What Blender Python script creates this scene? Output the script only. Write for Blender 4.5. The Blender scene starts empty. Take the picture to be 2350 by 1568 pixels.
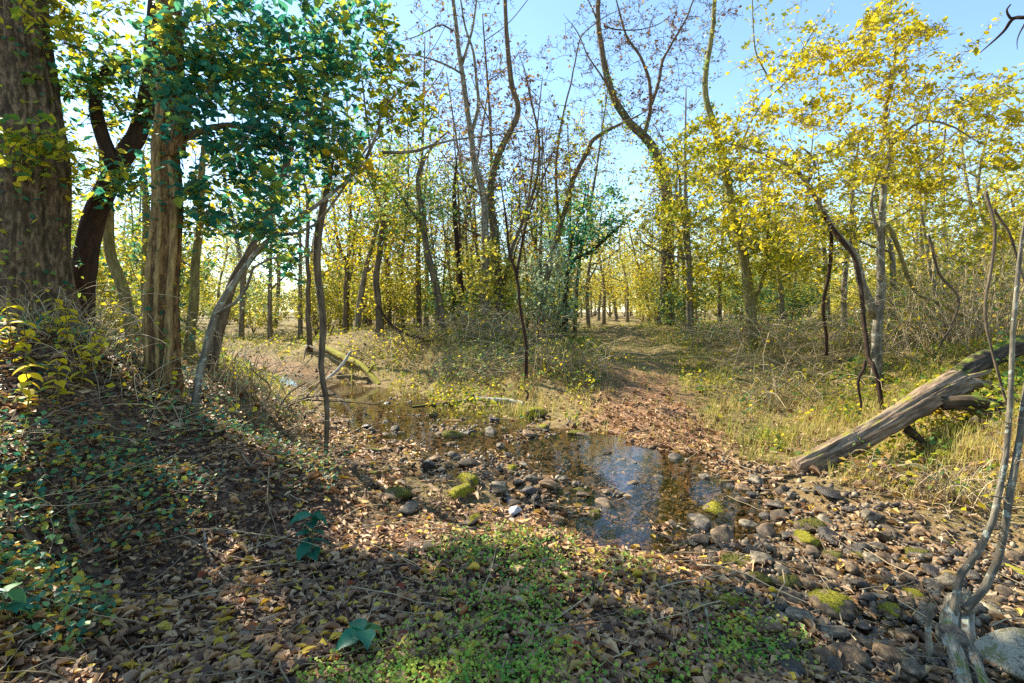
import bpy, math, random
import numpy as np
from mathutils import Vector

rng = np.random.default_rng(7)
random.seed(7)
SC = bpy.context.scene
COL = SC.collection

# ------------------------------------------------------------------ camera, sky, sun, exposure
F, CX, HY, ZC = 1175.0, 1175.0, 715.0, 1.7          # lens in units of a 2350 px wide picture, eye 1.7 m above the water
cam_d = bpy.data.cameras.new('camera'); cam = bpy.data.objects.new('camera', cam_d); COL.objects.link(cam)
cam.location = (0, 0, ZC); cam.rotation_euler = (math.radians(90), 0, 0)
cam_d.sensor_width = 36; cam_d.lens = 18; cam_d.shift_y = -(784 - HY) / 2350.0
cam_d.clip_start = 0.05; cam_d.clip_end = 2000
SC.camera = cam

SUN_EL, SUN_AZ = math.radians(40), math.radians(-50)  # azimuth from +Y (view direction), negative = to the left
to_sun = Vector((math.sin(SUN_AZ) * math.cos(SUN_EL), math.cos(SUN_AZ) * math.cos(SUN_EL), math.sin(SUN_EL)))
W = bpy.data.worlds.new('World'); SC.world = W; W.use_nodes = True
wn = W.node_tree; bg = wn.nodes['Background']
sky = wn.nodes.new('ShaderNodeTexSky'); sky.sky_type = 'NISHITA'; sky.sun_disc = False
sky.sun_elevation = SUN_EL; sky.sun_rotation = SUN_AZ; sky.air_density = 1.0; sky.dust_density = 0.15; sky.ozone_density = 1.0
tint = wn.nodes.new('ShaderNodeMix'); tint.data_type = 'RGBA'; tint.blend_type = 'MULTIPLY'; tint.inputs[0].default_value = 1; tint.inputs[7].default_value = (.87, .97, 1.0, 1)
wn.links.new(sky.outputs[0], tint.inputs[6]); wn.links.new(tint.outputs[2], bg.inputs[0]); bg.inputs[1].default_value = 0.088
sun_d = bpy.data.lights.new('sun', 'SUN'); sun_d.energy = 3.3; sun_d.angle = math.radians(0.6); sun_d.color = (1.0, 0.93, 0.80)
sun = bpy.data.objects.new('sun', sun_d); COL.objects.link(sun)
sun.rotation_euler = (-to_sun).to_track_quat('-Z', 'Y').to_euler()
SC.view_settings.view_transform = 'Standard'; SC.view_settings.look = 'None'
SC.view_settings.exposure = 1.95; SC.view_settings.gamma = 1.0; SC.view_settings.use_curve_mapping = False
SC.render.engine = 'CYCLES'
cy = SC.cycles
cy.max_bounces = 6; cy.diffuse_bounces = 4; cy.glossy_bounces = 2; cy.transmission_bounces = 3; cy.transparent_max_bounces = 6
cy.caustics_reflective = False; cy.caustics_refractive = False
cy.use_denoising = False; cy.sample_clamp_indirect = 6
cy.use_adaptive_sampling = False

# ------------------------------------------------------------------ noise and shape helpers
def lin(h):
    h = h.lstrip('#'); o = []
    for i in (0, 2, 4):
        c = int(h[i:i + 2], 16) / 255; o.append(c / 12.92 if c <= .04045 else ((c + .055) / 1.055) ** 2.4)
    return (*o, 1.0)

_T = np.random.default_rng(3).random(4096)
def vnoise(p):
    p = np.asarray(p, float); i = np.floor(p).astype(np.int64); f = p - i; f = f * f * (3 - 2 * f)
    def hsh(a, b, c): return _T[(a * 1619 + b * 31337 + c * 6971 + (a * b) * 13 + (b * c) * 7) & 4095]
    r = 0
    for dx in (0, 1):
        for dy in (0, 1):
            for dz in (0, 1):
                w = (f[..., 0] if dx else 1 - f[..., 0]) * (f[..., 1] if dy else 1 - f[..., 1]) * (f[..., 2] if dz else 1 - f[..., 2])
                r = r + w * hsh(i[..., 0] + dx, i[..., 1] + dy, i[..., 2] + dz)
    return r * 2 - 1
def fbm(p, o=3):
    r = 0; a = 1; p = np.asarray(p, float)
    for _ in range(o): r = r + a * vnoise(p); p = p * 2.03 + 17.1; a *= .5
    return r
def n2(x, y, s, o=3, k=0): return fbm(np.stack([np.asarray(x) * s, np.asarray(y) * s, np.zeros_like(np.asarray(x, float)) + k * 7.7], -1), o)

def mk_mesh(name, V, faces, mat=None, attrs=None, smooth=False):
    V = np.ascontiguousarray(V, np.float32)
    if not isinstance(faces, list): faces = [faces]
    faces = [np.asarray(f, np.int32) for f in faces if len(f)]
    me = bpy.data.meshes.new(name)
    me.vertices.add(len(V)); me.vertices.foreach_set('co', V.ravel())
    L = np.concatenate([f.ravel() for f in faces]); tot = np.concatenate([np.full(len(f), f.shape[1], np.int32) for f in faces])
    st = np.concatenate([[0], np.cumsum(tot)[:-1]]).astype(np.int32)
    me.loops.add(len(L)); me.loops.foreach_set('vertex_index', L)
    me.polygons.add(len(tot)); me.polygons.foreach_set('loop_start', st)
    try: me.polygons.foreach_set('loop_total', tot)
    except Exception: pass
    if smooth: me.polygons.foreach_set('use_smooth', np.ones(len(tot), bool))
    for k, a in (attrs or {}).items():
        a = np.ascontiguousarray(a, np.float32)
        if a.ndim == 1: me.attributes.new(k, 'FLOAT', 'POINT').data.foreach_set('value', a)
        else: me.attributes.new(k, 'FLOAT_VECTOR', 'POINT').data.foreach_set('vector', a.ravel())
    me.update(calc_edges=True)
    if mat: me.materials.append(mat)
    return me

def link(name, data, parent=None, loc=None, label=None, cat=None, group=None, kind=None):
    o = bpy.data.objects.new(name, data); COL.objects.link(o)
    if parent is not None:
        o.parent = parent
        if loc is None: o.location = (-parent.location.x, -parent.location.y, -parent.location.z)   # vertices are in world space
    if loc is not None: o.location = loc
    tag(o, label, cat, group, kind); return o
def tag(o, label=None, cat=None, group=None, kind=None):
    if label: o['label'] = label
    if cat: o['category'] = cat
    if group: o['group'] = group
    if kind: o['kind'] = kind
def copy_tree(o, parent=None):
    c = o.copy(); COL.objects.link(c); c.parent = parent
    for ch in list(o.children): copy_tree(ch, c)
    return c

def spline(P, n):
    P = np.asarray(P, float)
    if len(P) == 2: return P[0] + (P[1] - P[0]) * np.linspace(0, 1, n)[:, None]
    Q = np.vstack([2 * P[0] - P[1], P, 2 * P[-1] - P[-2]])
    d = np.linalg.norm(np.diff(P, axis=0), axis=1); s = np.concatenate([[0], np.cumsum(d)]); s /= s[-1]
    t = np.linspace(0, 1, n); k = np.clip(np.searchsorted(s, t, 'right') - 1, 0, len(P) - 2)
    u = ((t - s[k]) / np.maximum(s[k + 1] - s[k], 1e-9))[:, None]
    a, b, c, e = Q[k], Q[k + 1], Q[k + 2], Q[k + 3]
    return .5 * (2 * b + (c - a) * u + (2 * a - 5 * b + 4 * c - e) * u ** 2 + (3 * b - 3 * c + e - a) * u ** 3)

def norm(v): return v / np.maximum(np.linalg.norm(v, axis=-1, keepdims=True), 1e-9)

def tube_batch(P, R, segs):
    """P (m,n,3) centre lines, R (m,n) radii -> verts, quads, tc"""
    m, n, _ = P.shape
    T = norm(np.gradient(P, axis=1)); mean = norm(P[:, -1] - P[:, 0])
    ref = np.where((np.abs(mean[:, 2]) > .8)[:, None], np.array([[1., .2, 0]]), np.array([[0, 0, 1.]]))[:, None, :]
    A = norm(np.cross(T, np.broadcast_to(ref, T.shape))); B = np.cross(T, A)
    th = np.arange(segs) / segs * 2 * np.pi
    V = P[:, :, None, :] + R[:, :, None, None] * (A[:, :, None, :] * np.cos(th)[None, None, :, None] + B[:, :, None, :] * np.sin(th)[None, None, :, None])
    i = np.arange(n - 1)[:, None] * segs; j = np.arange(segs)[None, :]; j2 = (j + 1) % segs
    q = np.stack([i + j, i + j2, i + segs + j2, i + segs + j], -1).reshape(-1, 4)
    Q = (np.arange(m)[:, None, None] * n * segs + q[None]).reshape(-1, 4)
    ln = np.concatenate([np.zeros((m, 1)), np.cumsum(np.linalg.norm(np.diff(P, axis=1), axis=2), axis=1)], 1) + (np.arange(m) * 1.37)[:, None]
    tc = np.stack([np.broadcast_to(R[:, :, None] * np.cos(th), (m, n, segs)), np.broadcast_to(R[:, :, None] * np.sin(th), (m, n, segs)), np.broadcast_to(ln[:, :, None], (m, n, segs))], -1)
    return V.reshape(-1, 3), Q, tc.reshape(-1, 3)

def bark_tube(P, R, segs, rough=.05, freq=9, lon=1.2, flare=0, seed=0, cap=True):
    """one trunk or log with ridged, uneven bark"""
    n = len(P); V, Q, tc = tube_batch(P[None], R[None], segs)
    th = np.tile(np.arange(segs) / segs * 2 * np.pi, n); ln = tc[:, 2]; r = np.repeat(R, segs)
    q = np.stack([np.cos(th) * freq / 4, np.sin(th) * freq / 4, ln * lon / np.maximum(R.mean() * 6, .05) * .35 + seed * 5.3], -1)
    ridge = 1 - np.abs(fbm(q * 2.2, 2)) * 2
    lump = fbm(np.stack([np.cos(th) * .8, np.sin(th) * .8, ln * .9 + seed * 9], -1), 2)
    s = 1 + rough * ridge + rough * 1.6 * lump
    if flare:
        u = np.clip(1 - (ln - ln[0]) / (R[0] * 3.2), 0, 1) ** 2
        s = s + u * flare * (.45 + .55 * np.cos(th * 5 + seed) ** 2)
    C = np.repeat(P, segs, 0); V = C + (V - C) * s[:, None]
    faces = [Q]
    if cap:
        e = (n - 1) * segs
        V = np.vstack([V, P[0] - (P[1] - P[0]) * .0, P[-1] + norm(P[-1] - P[-2]) * R[-1] * .3]); k = len(V) - 2
        tc = np.vstack([tc, [[0, 0, ln[0]], [0, 0, ln[-1]]]])
        a = np.arange(segs); b = (a + 1) % segs
        faces.append(np.vstack([np.stack([b, a, np.full(segs, k)], 1), np.stack([e + a, e + b, np.full(segs, k + 1)], 1)]))
    return V, faces, tc

# ------------------------------------------------------------------ materials
def mat(name):
    m = bpy.data.materials.new(name); m.use_nodes = True; nt = m.node_tree; nt.nodes.clear()
    out = nt.nodes.new('ShaderNodeOutputMaterial'); return m, nt, out
def nd(nt, t, **kw):
    n = nt.nodes.new('ShaderNode' + t)
    for k, v in kw.items():
        if k in n.inputs: n.inputs[k].default_value = v
        else: setattr(n, k, v)
    return n
def ramp(nt, src, stops, interp='LINEAR'):
    r = nt.nodes.new('ShaderNodeValToRGB'); r.color_ramp.interpolation = interp
    e = r.color_ramp.elements
    while len(e) < len(stops): e.new(.5)
    for k, (p, c) in enumerate(stops):
        e[k].position = p; e[k].color = lin(c) if isinstance(c, str) else c
    nt.links.new(src, r.inputs[0]); return r.outputs[0]
def mixc(nt, fac, a, b):
    m = nt.nodes.new('ShaderNodeMix'); m.data_type = 'RGBA'
    for s, v in ((0, fac), (6, a), (7, b)):
        if hasattr(v, 'is_linked'): nt.links.new(v, m.inputs[s])
        else: m.inputs[s].default_value = v if not isinstance(v, str) else lin(v)
    return m.outputs[2]
def math_n(nt, op, a, b=0.0, clamp=False):
    m = nt.nodes.new('ShaderNodeMath'); m.operation = op; m.use_clamp = clamp
    for s, v in ((0, a), (1, b)):
        if hasattr(v, 'is_linked'): nt.links.new(v, m.inputs[s])
        else: m.inputs[s].default_value = v
    return m.outputs[0]
def noise_n(nt, vec, scale, detail=3, rough=.55):
    n = nd(nt, 'TexNoise', Scale=scale, Detail=detail, Roughness=rough)
    if vec is not None: nt.links.new(vec, n.inputs['Vector'])
    return n.outputs[0]
def attr_n(nt, name):
    a = nt.nodes.new('ShaderNodeAttribute'); a.attribute_name = name; return a
def geo_pos(nt): return nt.nodes.new('ShaderNodeNewGeometry')

def leaf_mat(name, stops, trans=.45, rough=.55):
    m, nt, out = mat(name)
    a = attr_n(nt, 'rnd'); c = ramp(nt, a.outputs['Fac'], stops)
    p = nd(nt, 'BsdfPrincipled', Roughness=rough); p.inputs['Specular IOR Level'].default_value = .35
    nt.links.new(c, p.inputs['Base Color'])
    if trans <= 0: nt.links.new(p.outputs[0], out.inputs[0]); return m
    t = nt.nodes.new('ShaderNodeBsdfTranslucent'); nt.links.new(c, t.inputs[0])
    x = nd(nt, 'MixShader'); x.inputs[0].default_value = trans
    nt.links.new(p.outputs[0], x.inputs[1]); nt.links.new(t.outputs[0], x.inputs[2]); nt.links.new(x.outputs[0], out.inputs[0])
    return m

def bark_mat(name, stops, scale=26, moss=0.0, moss_col='#6f7d22', bump=.6, lichen=0.0, zs=.2):
    m, nt, out = mat(name)
    a = attr_n(nt, 'tc'); mp = nd(nt, 'Mapping'); mp.inputs['Scale'].default_value = (1, 1, zs); nt.links.new(a.outputs['Vector'], mp.inputs[0])
    f = noise_n(nt, mp.outputs[0], scale, 5, .65); f2 = noise_n(nt, a.outputs['Vector'], 3.5, 3)
    c = ramp(nt, f, stops)
    c = mixc(nt, math_n(nt, 'MULTIPLY', f2, .5), c, stops[-1][1])
    if lichen:
        l = noise_n(nt, a.outputs['Vector'], 14, 4); l = math_n(nt, 'GREATER_THAN', l, .62 - lichen * .2); c = mixc(nt, math_n(nt, 'MULTIPLY', l, .7), c, '#a9ad98')
    if moss:
        g = geo_pos(nt); s = nt.nodes.new('ShaderNodeSeparateXYZ'); nt.links.new(g.outputs['Normal'], s.inputs[0])
        k = math_n(nt, 'ADD', math_n(nt, 'MULTIPLY', s.outputs[2], .5), math_n(nt, 'SUBTRACT', noise_n(nt, g.outputs['Position'], 5, 4), 1 - moss))
        k = math_n(nt, 'MULTIPLY', k, 5, True); c = mixc(nt, k, c, moss_col)
    p = nd(nt, 'BsdfPrincipled', Roughness=.85); nt.links.new(c, p.inputs['Base Color']); p.inputs['Specular IOR Level'].default_value = .2
    b = nd(nt, 'Bump', Strength=bump, Distance=.04); nt.links.new(f, b.inputs['Height']); nt.links.new(b.outputs[0], p.inputs['Normal'])
    nt.links.new(p.outputs[0], out.inputs[0]); return m

TEAL = leaf_mat('leaf_teal', [(0, '#256b58'), (.3, '#358067'), (.5, '#52926a'), (.66, '#86a044'), (.85, '#b8b23a'), (1, '#d8c440')], .65, .55)
GREENMIX = leaf_mat('leaf_green_yellow', [(0, '#3a7048'), (.28, '#6d8a2e'), (.55, '#aeaa2c'), (.85, '#d8c22e'), (1, '#d8a82e')], .6)
YELLOW = leaf_mat('leaf_yellow', [(0, '#869030'), (.22, '#b6ae2a'), (.5, '#dcc628'), (.88, '#ecd432'), (1, '#d8982e')], .5)
GOLDFAR = leaf_mat('leaf_gold_far', [(0, '#7c8c40'), (.4, '#bcb444'), (.75, '#dcc848'), (1, '#e4d264')], .55)
OLIVE = leaf_mat('leaf_olive', [(0, '#3f7a66'), (.4, '#73944a'), (.62, '#a4ac48'), (1, '#d0c24c')], .5)
PALEGREY = leaf_mat('leaf_pale', [(0, '#5a7350'), (.5, '#93a57a'), (1, '#b7bb8c')], .4)
BROWNLEAF = leaf_mat('leaf_brown', [(0, '#4a3630'), (.45, '#7d5a3c'), (.8, '#b58a3c'), (1, '#c8b03c')], .35)
LITTER = leaf_mat('litter_leaf', [(0, '#54402f'), (.22, '#86644a'), (.42, '#ae845c'), (.6, '#c89a68'), (.75, '#dcb684'), (.88, '#a08468'), (.95, '#d6aa40'), (1, '#e8c840')], .22, .55)
LITTERTAN = leaf_mat('litter_tan', [(0, '#5a432f'), (.35, '#91704c'), (.65, '#b7946a'), (.9, '#d3b58c'), (1, '#d0ac44')], .2, .65)  # tan leaf colours of its own, spread at random per leaf
PATHLEAF = leaf_mat('litter_path', [(0, '#5a432e'), (.35, '#8f6c48'), (.65, '#b28c62'), (.9, '#cca880'), (1, '#c8a040')], .2, .65)
YLEAF = leaf_mat('fallen_yellow', [(0, '#b08a1e'), (.4, '#cfae28'), (.75, '#d9c04a'), (1, '#c99a58')], .3, .5)
ORLEAF = leaf_mat('fallen_orange', [(0, '#8a3a1c'), (.5, '#b5552a'), (1, '#c47a34')], .3, .5)
IVY = leaf_mat('ground_ivy', [(0, '#2f6e54'), (.35, '#488a66'), (.55, '#74a05a'), (.75, '#a8b048'), (.9, '#d0b434'), (1, '#c06a30')], .35, .5)
CLOVER = leaf_mat('ground_cover', [(0, '#5a983e'), (.35, '#88b640'), (.62, '#b2c64a'), (1, '#d2cc56')], .45)
GRASS = leaf_mat('grass_blade', [(0, '#64742e'), (.3, '#949a40'), (.6, '#bfb258'), (.85, '#d2bb7a'), (1, '#b58c58')], .4, .7)
GRASSG = leaf_mat('grass_green', [(0, '#4a6a28'), (.4, '#6f8a30'), (.8, '#9aa03c'), (1, '#b5a04e')], .4, .7)
DRYSTEM = leaf_mat('dry_stem', [(0, '#5a4a3a'), (.4, '#a08c68'), (1, '#cdb98e')], 0, .8)

BARK_BIG = bark_mat('bark_rough', [(.42, '#1c1510'), (.5, '#4a3a2b'), (.6, '#806c52')], 24, moss=.14, moss_col='#6a6424', bump=1.0, zs=.34)  # darkest stop paints furrow shade in among the natural bark tones
BARK_RIDGE = bark_mat('bark_ridged', [(.42, '#291a11'), (.5, '#5a3f28'), (.6, '#95764a')], 30, bump=1.0, zs=.3)  # dark streaks mix bark tone with shade painted into the grooves
CORD = bark_mat('vine_cord', [(.4, '#503b24'), (.5, '#80663f'), (.6, '#a88d5c')], 26, bump=.8)
BARK_DARK = bark_mat('bark_dark', [(.38, '#17120f'), (.55, '#37281f'), (.75, '#5d4634')], 30, bump=1.0)
BARK_GREY = bark_mat('bark_grey', [(.4, '#3d362d'), (.5, '#665d4c'), (.6, '#8c826c')], 22, lichen=.15, bump=.6)
BARK_MID = bark_mat('bark_brown', [(.38, '#2f2721'), (.5, '#554838'), (.62, '#7a6a52')], 18, bump=.6)
BARK_OLIVE = bark_mat('bark_olive', [(.38, '#453c24'), (.5, '#6a6038'), (.62, '#8c8250')], 24, moss=.2, bump=.5)
BARK_FAR = bark_mat('bark_far', [(.38, '#3f372e'), (.5, '#6b604e'), (.62, '#8b7f68')], 10, bump=.3)
DEADWOOD = bark_mat('deadwood', [(.38, '#33271d'), (.48, '#6d5843'), (.61, '#a48d72')], 24, moss=.06, moss_col='#8c8a2a', bump=1.0, zs=.12)
DEADDARK = bark_mat('deadwood_dark', [(.38, '#1d1814'), (.5, '#40342a'), (.62, '#65543f')], 20, moss=.12, bump=.8)
DEADPALE = bark_mat('deadwood_pale', [(.38, '#857a68'), (.5, '#b3a995'), (.62, '#d0c8b6')], 24, bump=.4)
ROOTWOOD = bark_mat('root_wood', [(.41, '#3a2f22'), (.5, '#84765c'), (.59, '#b5a88c')], 24, moss=.04, lichen=.25, bump=1.0)
MOSSLOG = bark_mat('mossy_wood', [(.38, '#4a3d24'), (.5, '#7a6a3e'), (.62, '#a8985c')], 18, moss=.45, moss_col='#938c28', bump=.8)

def rock_mat(name, stops, wet=.7):
    m, nt, out = mat(name)
    oi = nt.nodes.new('ShaderNodeObjectInfo'); tc = nt.nodes.new('ShaderNodeTexCoord')
    f = noise_n(nt, tc.outputs['Object'], 2.2, 5, .65); f2 = noise_n(nt, tc.outputs['Object'], 16, 4, .7)
    c = ramp(nt, math_n(nt, 'ADD', math_n(nt, 'MULTIPLY', f, .6), math_n(nt, 'MULTIPLY', f2, .4)), stops)
    v = nd(nt, 'HueSaturation'); nt.links.new(c, v.inputs['Color']); nt.links.new(math_n(nt, 'ADD', math_n(nt, 'MULTIPLY', oi.outputs['Random'], .65), .52), v.inputs['Value'])
    p = nd(nt, 'BsdfPrincipled', Roughness=wet); nt.links.new(v.outputs[0], p.inputs['Base Color'])
    b = nd(nt, 'Bump', Strength=.7, Distance=.012); nt.links.new(f2, b.inputs['Height']); nt.links.new(b.outputs[0], p.inputs['Normal'])
    nt.links.new(p.outputs[0], out.inputs[0]); return m
ROCKS = [rock_mat('stone_brown', [(.4, '#33271a'), (.5, '#6c563a'), (.6, '#9a8158')]),
         rock_mat('stone_grey', [(.4, '#3d352b'), (.5, '#77694f'), (.6, '#ac9c7e')]),
         rock_mat('stone_wet', [(.4, '#241f1a'), (.5, '#4a4034'), (.6, '#776852')], .38),
         rock_mat('stone_tan', [(.4, '#503a22'), (.5, '#856640'), (.6, '#ab9068')])]
ROCK_PALE = rock_mat('stone_pale', [(.38, '#9a948a'), (.5, '#c2bdb4'), (.62, '#dcd8d0')])
ROCK_LICHEN = rock_mat('stone_lichen', [(.38, '#4f5248'), (.45, '#8f8568'), (.5, '#c0b698'), (.56, '#8f845e'), (.62, '#7b7a3c')])
def moss_mat(name, stops):
    m, nt, out = mat(name); tc = nt.nodes.new('ShaderNodeTexCoord')
    f = noise_n(nt, tc.outputs['Object'], 9, 5, .7); f2 = noise_n(nt, tc.outputs['Object'], 40, 3, .7)
    c = ramp(nt, f, stops); p = nd(nt, 'BsdfPrincipled', Roughness=.95); nt.links.new(c, p.inputs['Base Color'])
    b = nd(nt, 'Bump', Strength=1, Distance=.03); nt.links.new(f2, b.inputs['Height']); nt.links.new(b.outputs[0], p.inputs['Normal'])
    nt.links.new(p.outputs[0], out.inputs[0]); return m
MOSS_Y = moss_mat('moss_bright', [(.38, '#86821a'), (.5, '#b4aa1e'), (.62, '#cfc02c')])
MOSS_D = moss_mat('moss_dark', [(.38, '#57561c'), (.5, '#857f28'), (.62, '#ada034')])

# ------------------------------------------------------------------ terrain
def at(px, py, Y): return np.array([(px - CX) / F * Y, Y, ZC - (py - HY) / F * Y])
_ctl = [  # (px, py, depth) read off the photograph
    (200, 1350, 2.9), (600, 1000, 4.6), (640, 1080, 4.3), (700, 1210, 3.85), (440, 930, 5.2), (380, 880, 5.0), (100, 760, 5.5), (250, 850, 4.6),
    (0, 900, 3.7), (0, 1100, 3.0), (0, 1300, 2.4), (0, 1450, 2.1), (150, 1500, 2.2), (400, 1200, 3.4), (300, 1050, 4.0), (490, 865, 7.0), (300, 745, 9),
    (1200, 1568, 2.12), (1200, 1350, 2.95), (1200, 1225, 3.75), (700, 1400, 2.75), (1000, 1280, 3.4), (900, 1500, 2.35), (1600, 1450, 2.53), (1750, 1500, 2.45),
    (1100, 800, 12), (1120, 770, 15), (1015, 762, 14), (870, 762, 15), (1200, 925, 9.2), (1205, 870, 10), (1330, 975, 7.55), (1000, 870, 11.2), (1060, 905, 9.9),
    (1500, 980, 7.2), (1480, 900, 9.5), (1450, 830, 13), (1430, 780, 18), (1400, 755, 24), (1530, 745, 20), (1650, 850, 11), (1660, 785, 14), (1728, 800, 12),
    (1850, 920, 8.6), (1700, 1010, 6.7), (1600, 900, 9.6), (2012, 870, 8.4), (2200, 765, 10), (2320, 780, 8), (2025, 953, 7), (2250, 1010, 5.1), (2150, 1130, 4.8), (2330, 1190, 4.0), (2340, 1345, 3.15), (1900, 1070, 5.6),
    (2340, 950, 5.2), (700, 795, 15.5), (560, 800, 19)]
_c = [at(*k) for k in _ctl]
_c += [np.array(k, float) for k in [  # creek bed and surroundings in metres
    (-11, 19, -.06), (-8.5, 16.3, .0), (-7, 14.6, -.12), (-5.2, 13.2, -.14), (-4, 11.8, -.12), (-2.2, 9.7, -.1), (-1.2, 8.6, -.08), (-3.3, 8.6, .05), (-2.6, 7, .06), (-1.8, 6.3, .03), (-1.7, 7.5, -.1), (-.6, 7.4, -.05), (-2.3, 5.6, .06), (-1.2, 5, .05),
    (0, 6.4, -.1), (-.4, 5.6, -.03), (.8, 6.2, -.14), (1.4, 5.6, -.16), (1.5, 4.9, -.17), (1.15, 4.3, -.15), (.4, 5, .005), (0, 4.5, .03), (.95, 3.95, -.13), (2.2, 5.3, -.05), (2.4, 4.4, .0), (2.9, 4.6, .05), (3.4, 4.9, .09),
    (1.6, 3.9, -.07), (2.3, 3.6, -.01), (2.1, 3, -.02), (1.8, 2.6, .0), (2.8, 3.2, .03), (2.4, 2.4, -.01), (2.9, 1.5, -.05), (1.2, 3.2, .05), (3, .5, -.05),
    (0, 0, .2), (-2, .5, .45), (-4, 1, .95), (-6, 3, 1.4), (-8, 6, 1.6), (-9, 10, 1.4), (-12, 14, 1.2), (-14, 18, .9), (-16, 24, .9), (-8, 22, .75), (-3, 22, .9), (-4.5, 17.5, .7), (-2.8, 14.5, .75), (0, 30, .9), (10, 30, .9), (-20, 35, .9), (20, 30, 1.0),
    (10, 20, 1.1), (14, 12, 1.5), (11, 6, 1.6), (8, 3, 1.3), (5.5, 3.2, .55), (4.3, 1.8, .25), (6, 0, .9), (0, -6, .5), (5, -6, .9), (-6, -6, 1.4), (-4.6, 9.3, .35), (-6, 11, .5), (-7.6, 13.5, .4), (-5.5, 8, .9)]]
_c = np.array(_c)
def _U(r2): return np.where(r2 > 1e-12, r2 * np.log(np.maximum(r2, 1e-12)), 0)
_n = len(_c); _A = np.zeros((_n + 3, _n + 3)); _d2 = ((_c[:, None, :2] - _c[None, :, :2]) ** 2).sum(-1)
_A[:_n, :_n] = _U(_d2) + np.eye(_n) * .02; _A[:_n, _n] = 1; _A[:_n, _n + 1:] = _c[:, :2]; _A[_n, :_n] = 1; _A[_n + 1:, :_n] = _c[:, :2].T
_w = np.linalg.solve(_A, np.concatenate([_c[:, 2], [0, 0, 0]]))
def _tps(x, y):
    o = np.empty(len(x))
    for s in range(0, len(x), 40000):
        a, b = x[s:s + 40000], y[s:s + 40000]
        o[s:s + 40000] = _U((a[:, None] - _c[None, :, 0]) ** 2 + (b[:, None] - _c[None, :, 1]) ** 2) @ _w[:_n] + _w[_n] + _w[_n + 1] * a + _w[_n + 2] * b
    return o
def H(x, y):
    x = np.atleast_1d(np.asarray(x, float)); y = np.atleast_1d(np.asarray(y, float)); sh = np.broadcast(x, y).shape
    x = np.broadcast_to(x, sh).ravel(); y = np.broadcast_to(y, sh).ravel()
    t = np.clip(_tps(np.clip(x, -24, 24), np.clip(y, -8, 36)), -.2, 2.2)
    d = np.maximum(np.abs(x) - 14, 0) + np.maximum(y - 24, 0) + np.maximum(-5 - y, 0); k = np.clip(d / 10, 0, 1); k = k * k * (3 - 2 * k)
    t = t * (1 - k) + (.95 + .15 * n2(x, y, .05, 2)) * k
    t = np.where(t < 0, t * .55, t); b = np.clip(t / .35, .12, 1)
    t = t + .085 * b * n2(x, y, .9, 3) + .03 * b * n2(x, y, 2.6, 2, 9) + .044 * n2(x, y, 3.0, 3, 3)
    return t.reshape(sh)
def h1(x, y): return float(H(x, y)[0])
_YS = np.concatenate([np.arange(1.6, 8, .03), np.arange(8, 40, .12)])
def gpx(px, py):
    """point of the ground under a picture point"""
    x = (px - CX) / F * _YS; z = ZC - (py - HY) / F * _YS; g = H(x, _YS); k = np.argmax(z <= g)
    if z[k] > g[k]: k = len(_YS) - 1
    return np.array([x[k], _YS[k], g[k]])

def seg_dist(x, y, P):
    P = np.asarray(P, float); d = np.full(np.shape(x), 1e9)
    for a, b in zip(P[:-1], P[1:]):
        v = b - a; t = np.clip(((x - a[0]) * v[0] + (y - a[1]) * v[1]) / (v @ v), 0, 1)
        d = np.minimum(d, np.hypot(x - a[0] - t * v[0], y - a[1] - t * v[1]))
    return d
CREEK = [(-14, 21), (-9, 17), (-6, 14), (-3.2, 10.3), (-1.6, 7.6), (.4, 5.9), (1.5, 4.9), (2.1, 4), (2.4, 3), (2.7, 1.5), (3, -2)]
PATH = [(1.5, 5.9), (1.94, 7), (2.5, 9.5), (3.1, 13), (3.9, 18), (4.6, 24), (7.6, 40), (12, 60)]
def creek_m(x, y): return np.clip(1.35 - seg_dist(x, y, CREEK) / np.where(np.asarray(y) > 8.5, .85, 1.25) + .25 * n2(x, y, 1.1, 2, 5), 0, 1) * np.clip((.28 - H(x, y)) / .12, 0, 1)
def path_m(x, y): return np.clip(1.6 - seg_dist(x, y, PATH) / .85 + .4 * n2(x, y, .8, 2, 6), 0, 1)
def near_m(x, y): return np.clip((4.6 - y) / .8 + .35 * n2(x, y, 1.0, 2, 8), 0, 1) * (x < 2.6) * (x > -4.5)   # leafy ford on this side

# ground sheet: dense near the camera, coarse to the horizon
def axis(a, lo, hi, s0, g):
    o = [a]; s = s0
    while o[-1] < hi: s = s0 * (1 + g * abs(o[-1] - a)); o.append(o[-1] + s)
    l = [a]
    while l[-1] > lo: s = s0 * (1 + g * abs(l[-1] - a)); l.append(l[-1] - s)
    return np.array(l[:0:-1] + o)
gx = axis(0, -400, 400, .062, .24); gy = axis(3.5, -60, 700, .062, .22)
GX, GY = np.meshgrid(gx, gy); xf, yf = GX.ravel(), GY.ravel(); zf = H(xf, yf)
nx, ny = len(gx), len(gy)
i = (np.arange(ny - 1)[:, None] * nx + np.arange(nx - 1)[None, :]).ravel()
QF = np.stack([i, i + 1, i + nx + 1, i + nx], 1)
m, nt, out = mat('ground_soil')
g = geo_pos(nt); bedA = attr_n(nt, 'bed').outputs['Fac']; pathA = attr_n(nt, 'path').outputs['Fac']; grA = attr_n(nt, 'grassy').outputs['Fac']
f1 = noise_n(nt, g.outputs['Position'], 24, 6, .7); f2 = noise_n(nt, g.outputs['Position'], 2.2, 4); f3 = noise_n(nt, g.outputs['Position'], 70, 4, .7)
vor = nd(nt, 'TexVoronoi', Scale=26.0); nt.links.new(g.outputs['Position'], vor.inputs['Vector'])
soil = ramp(nt, f1, [(.38, '#36281f'), (.5, '#604a3a'), (.62, '#92745a')])
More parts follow.
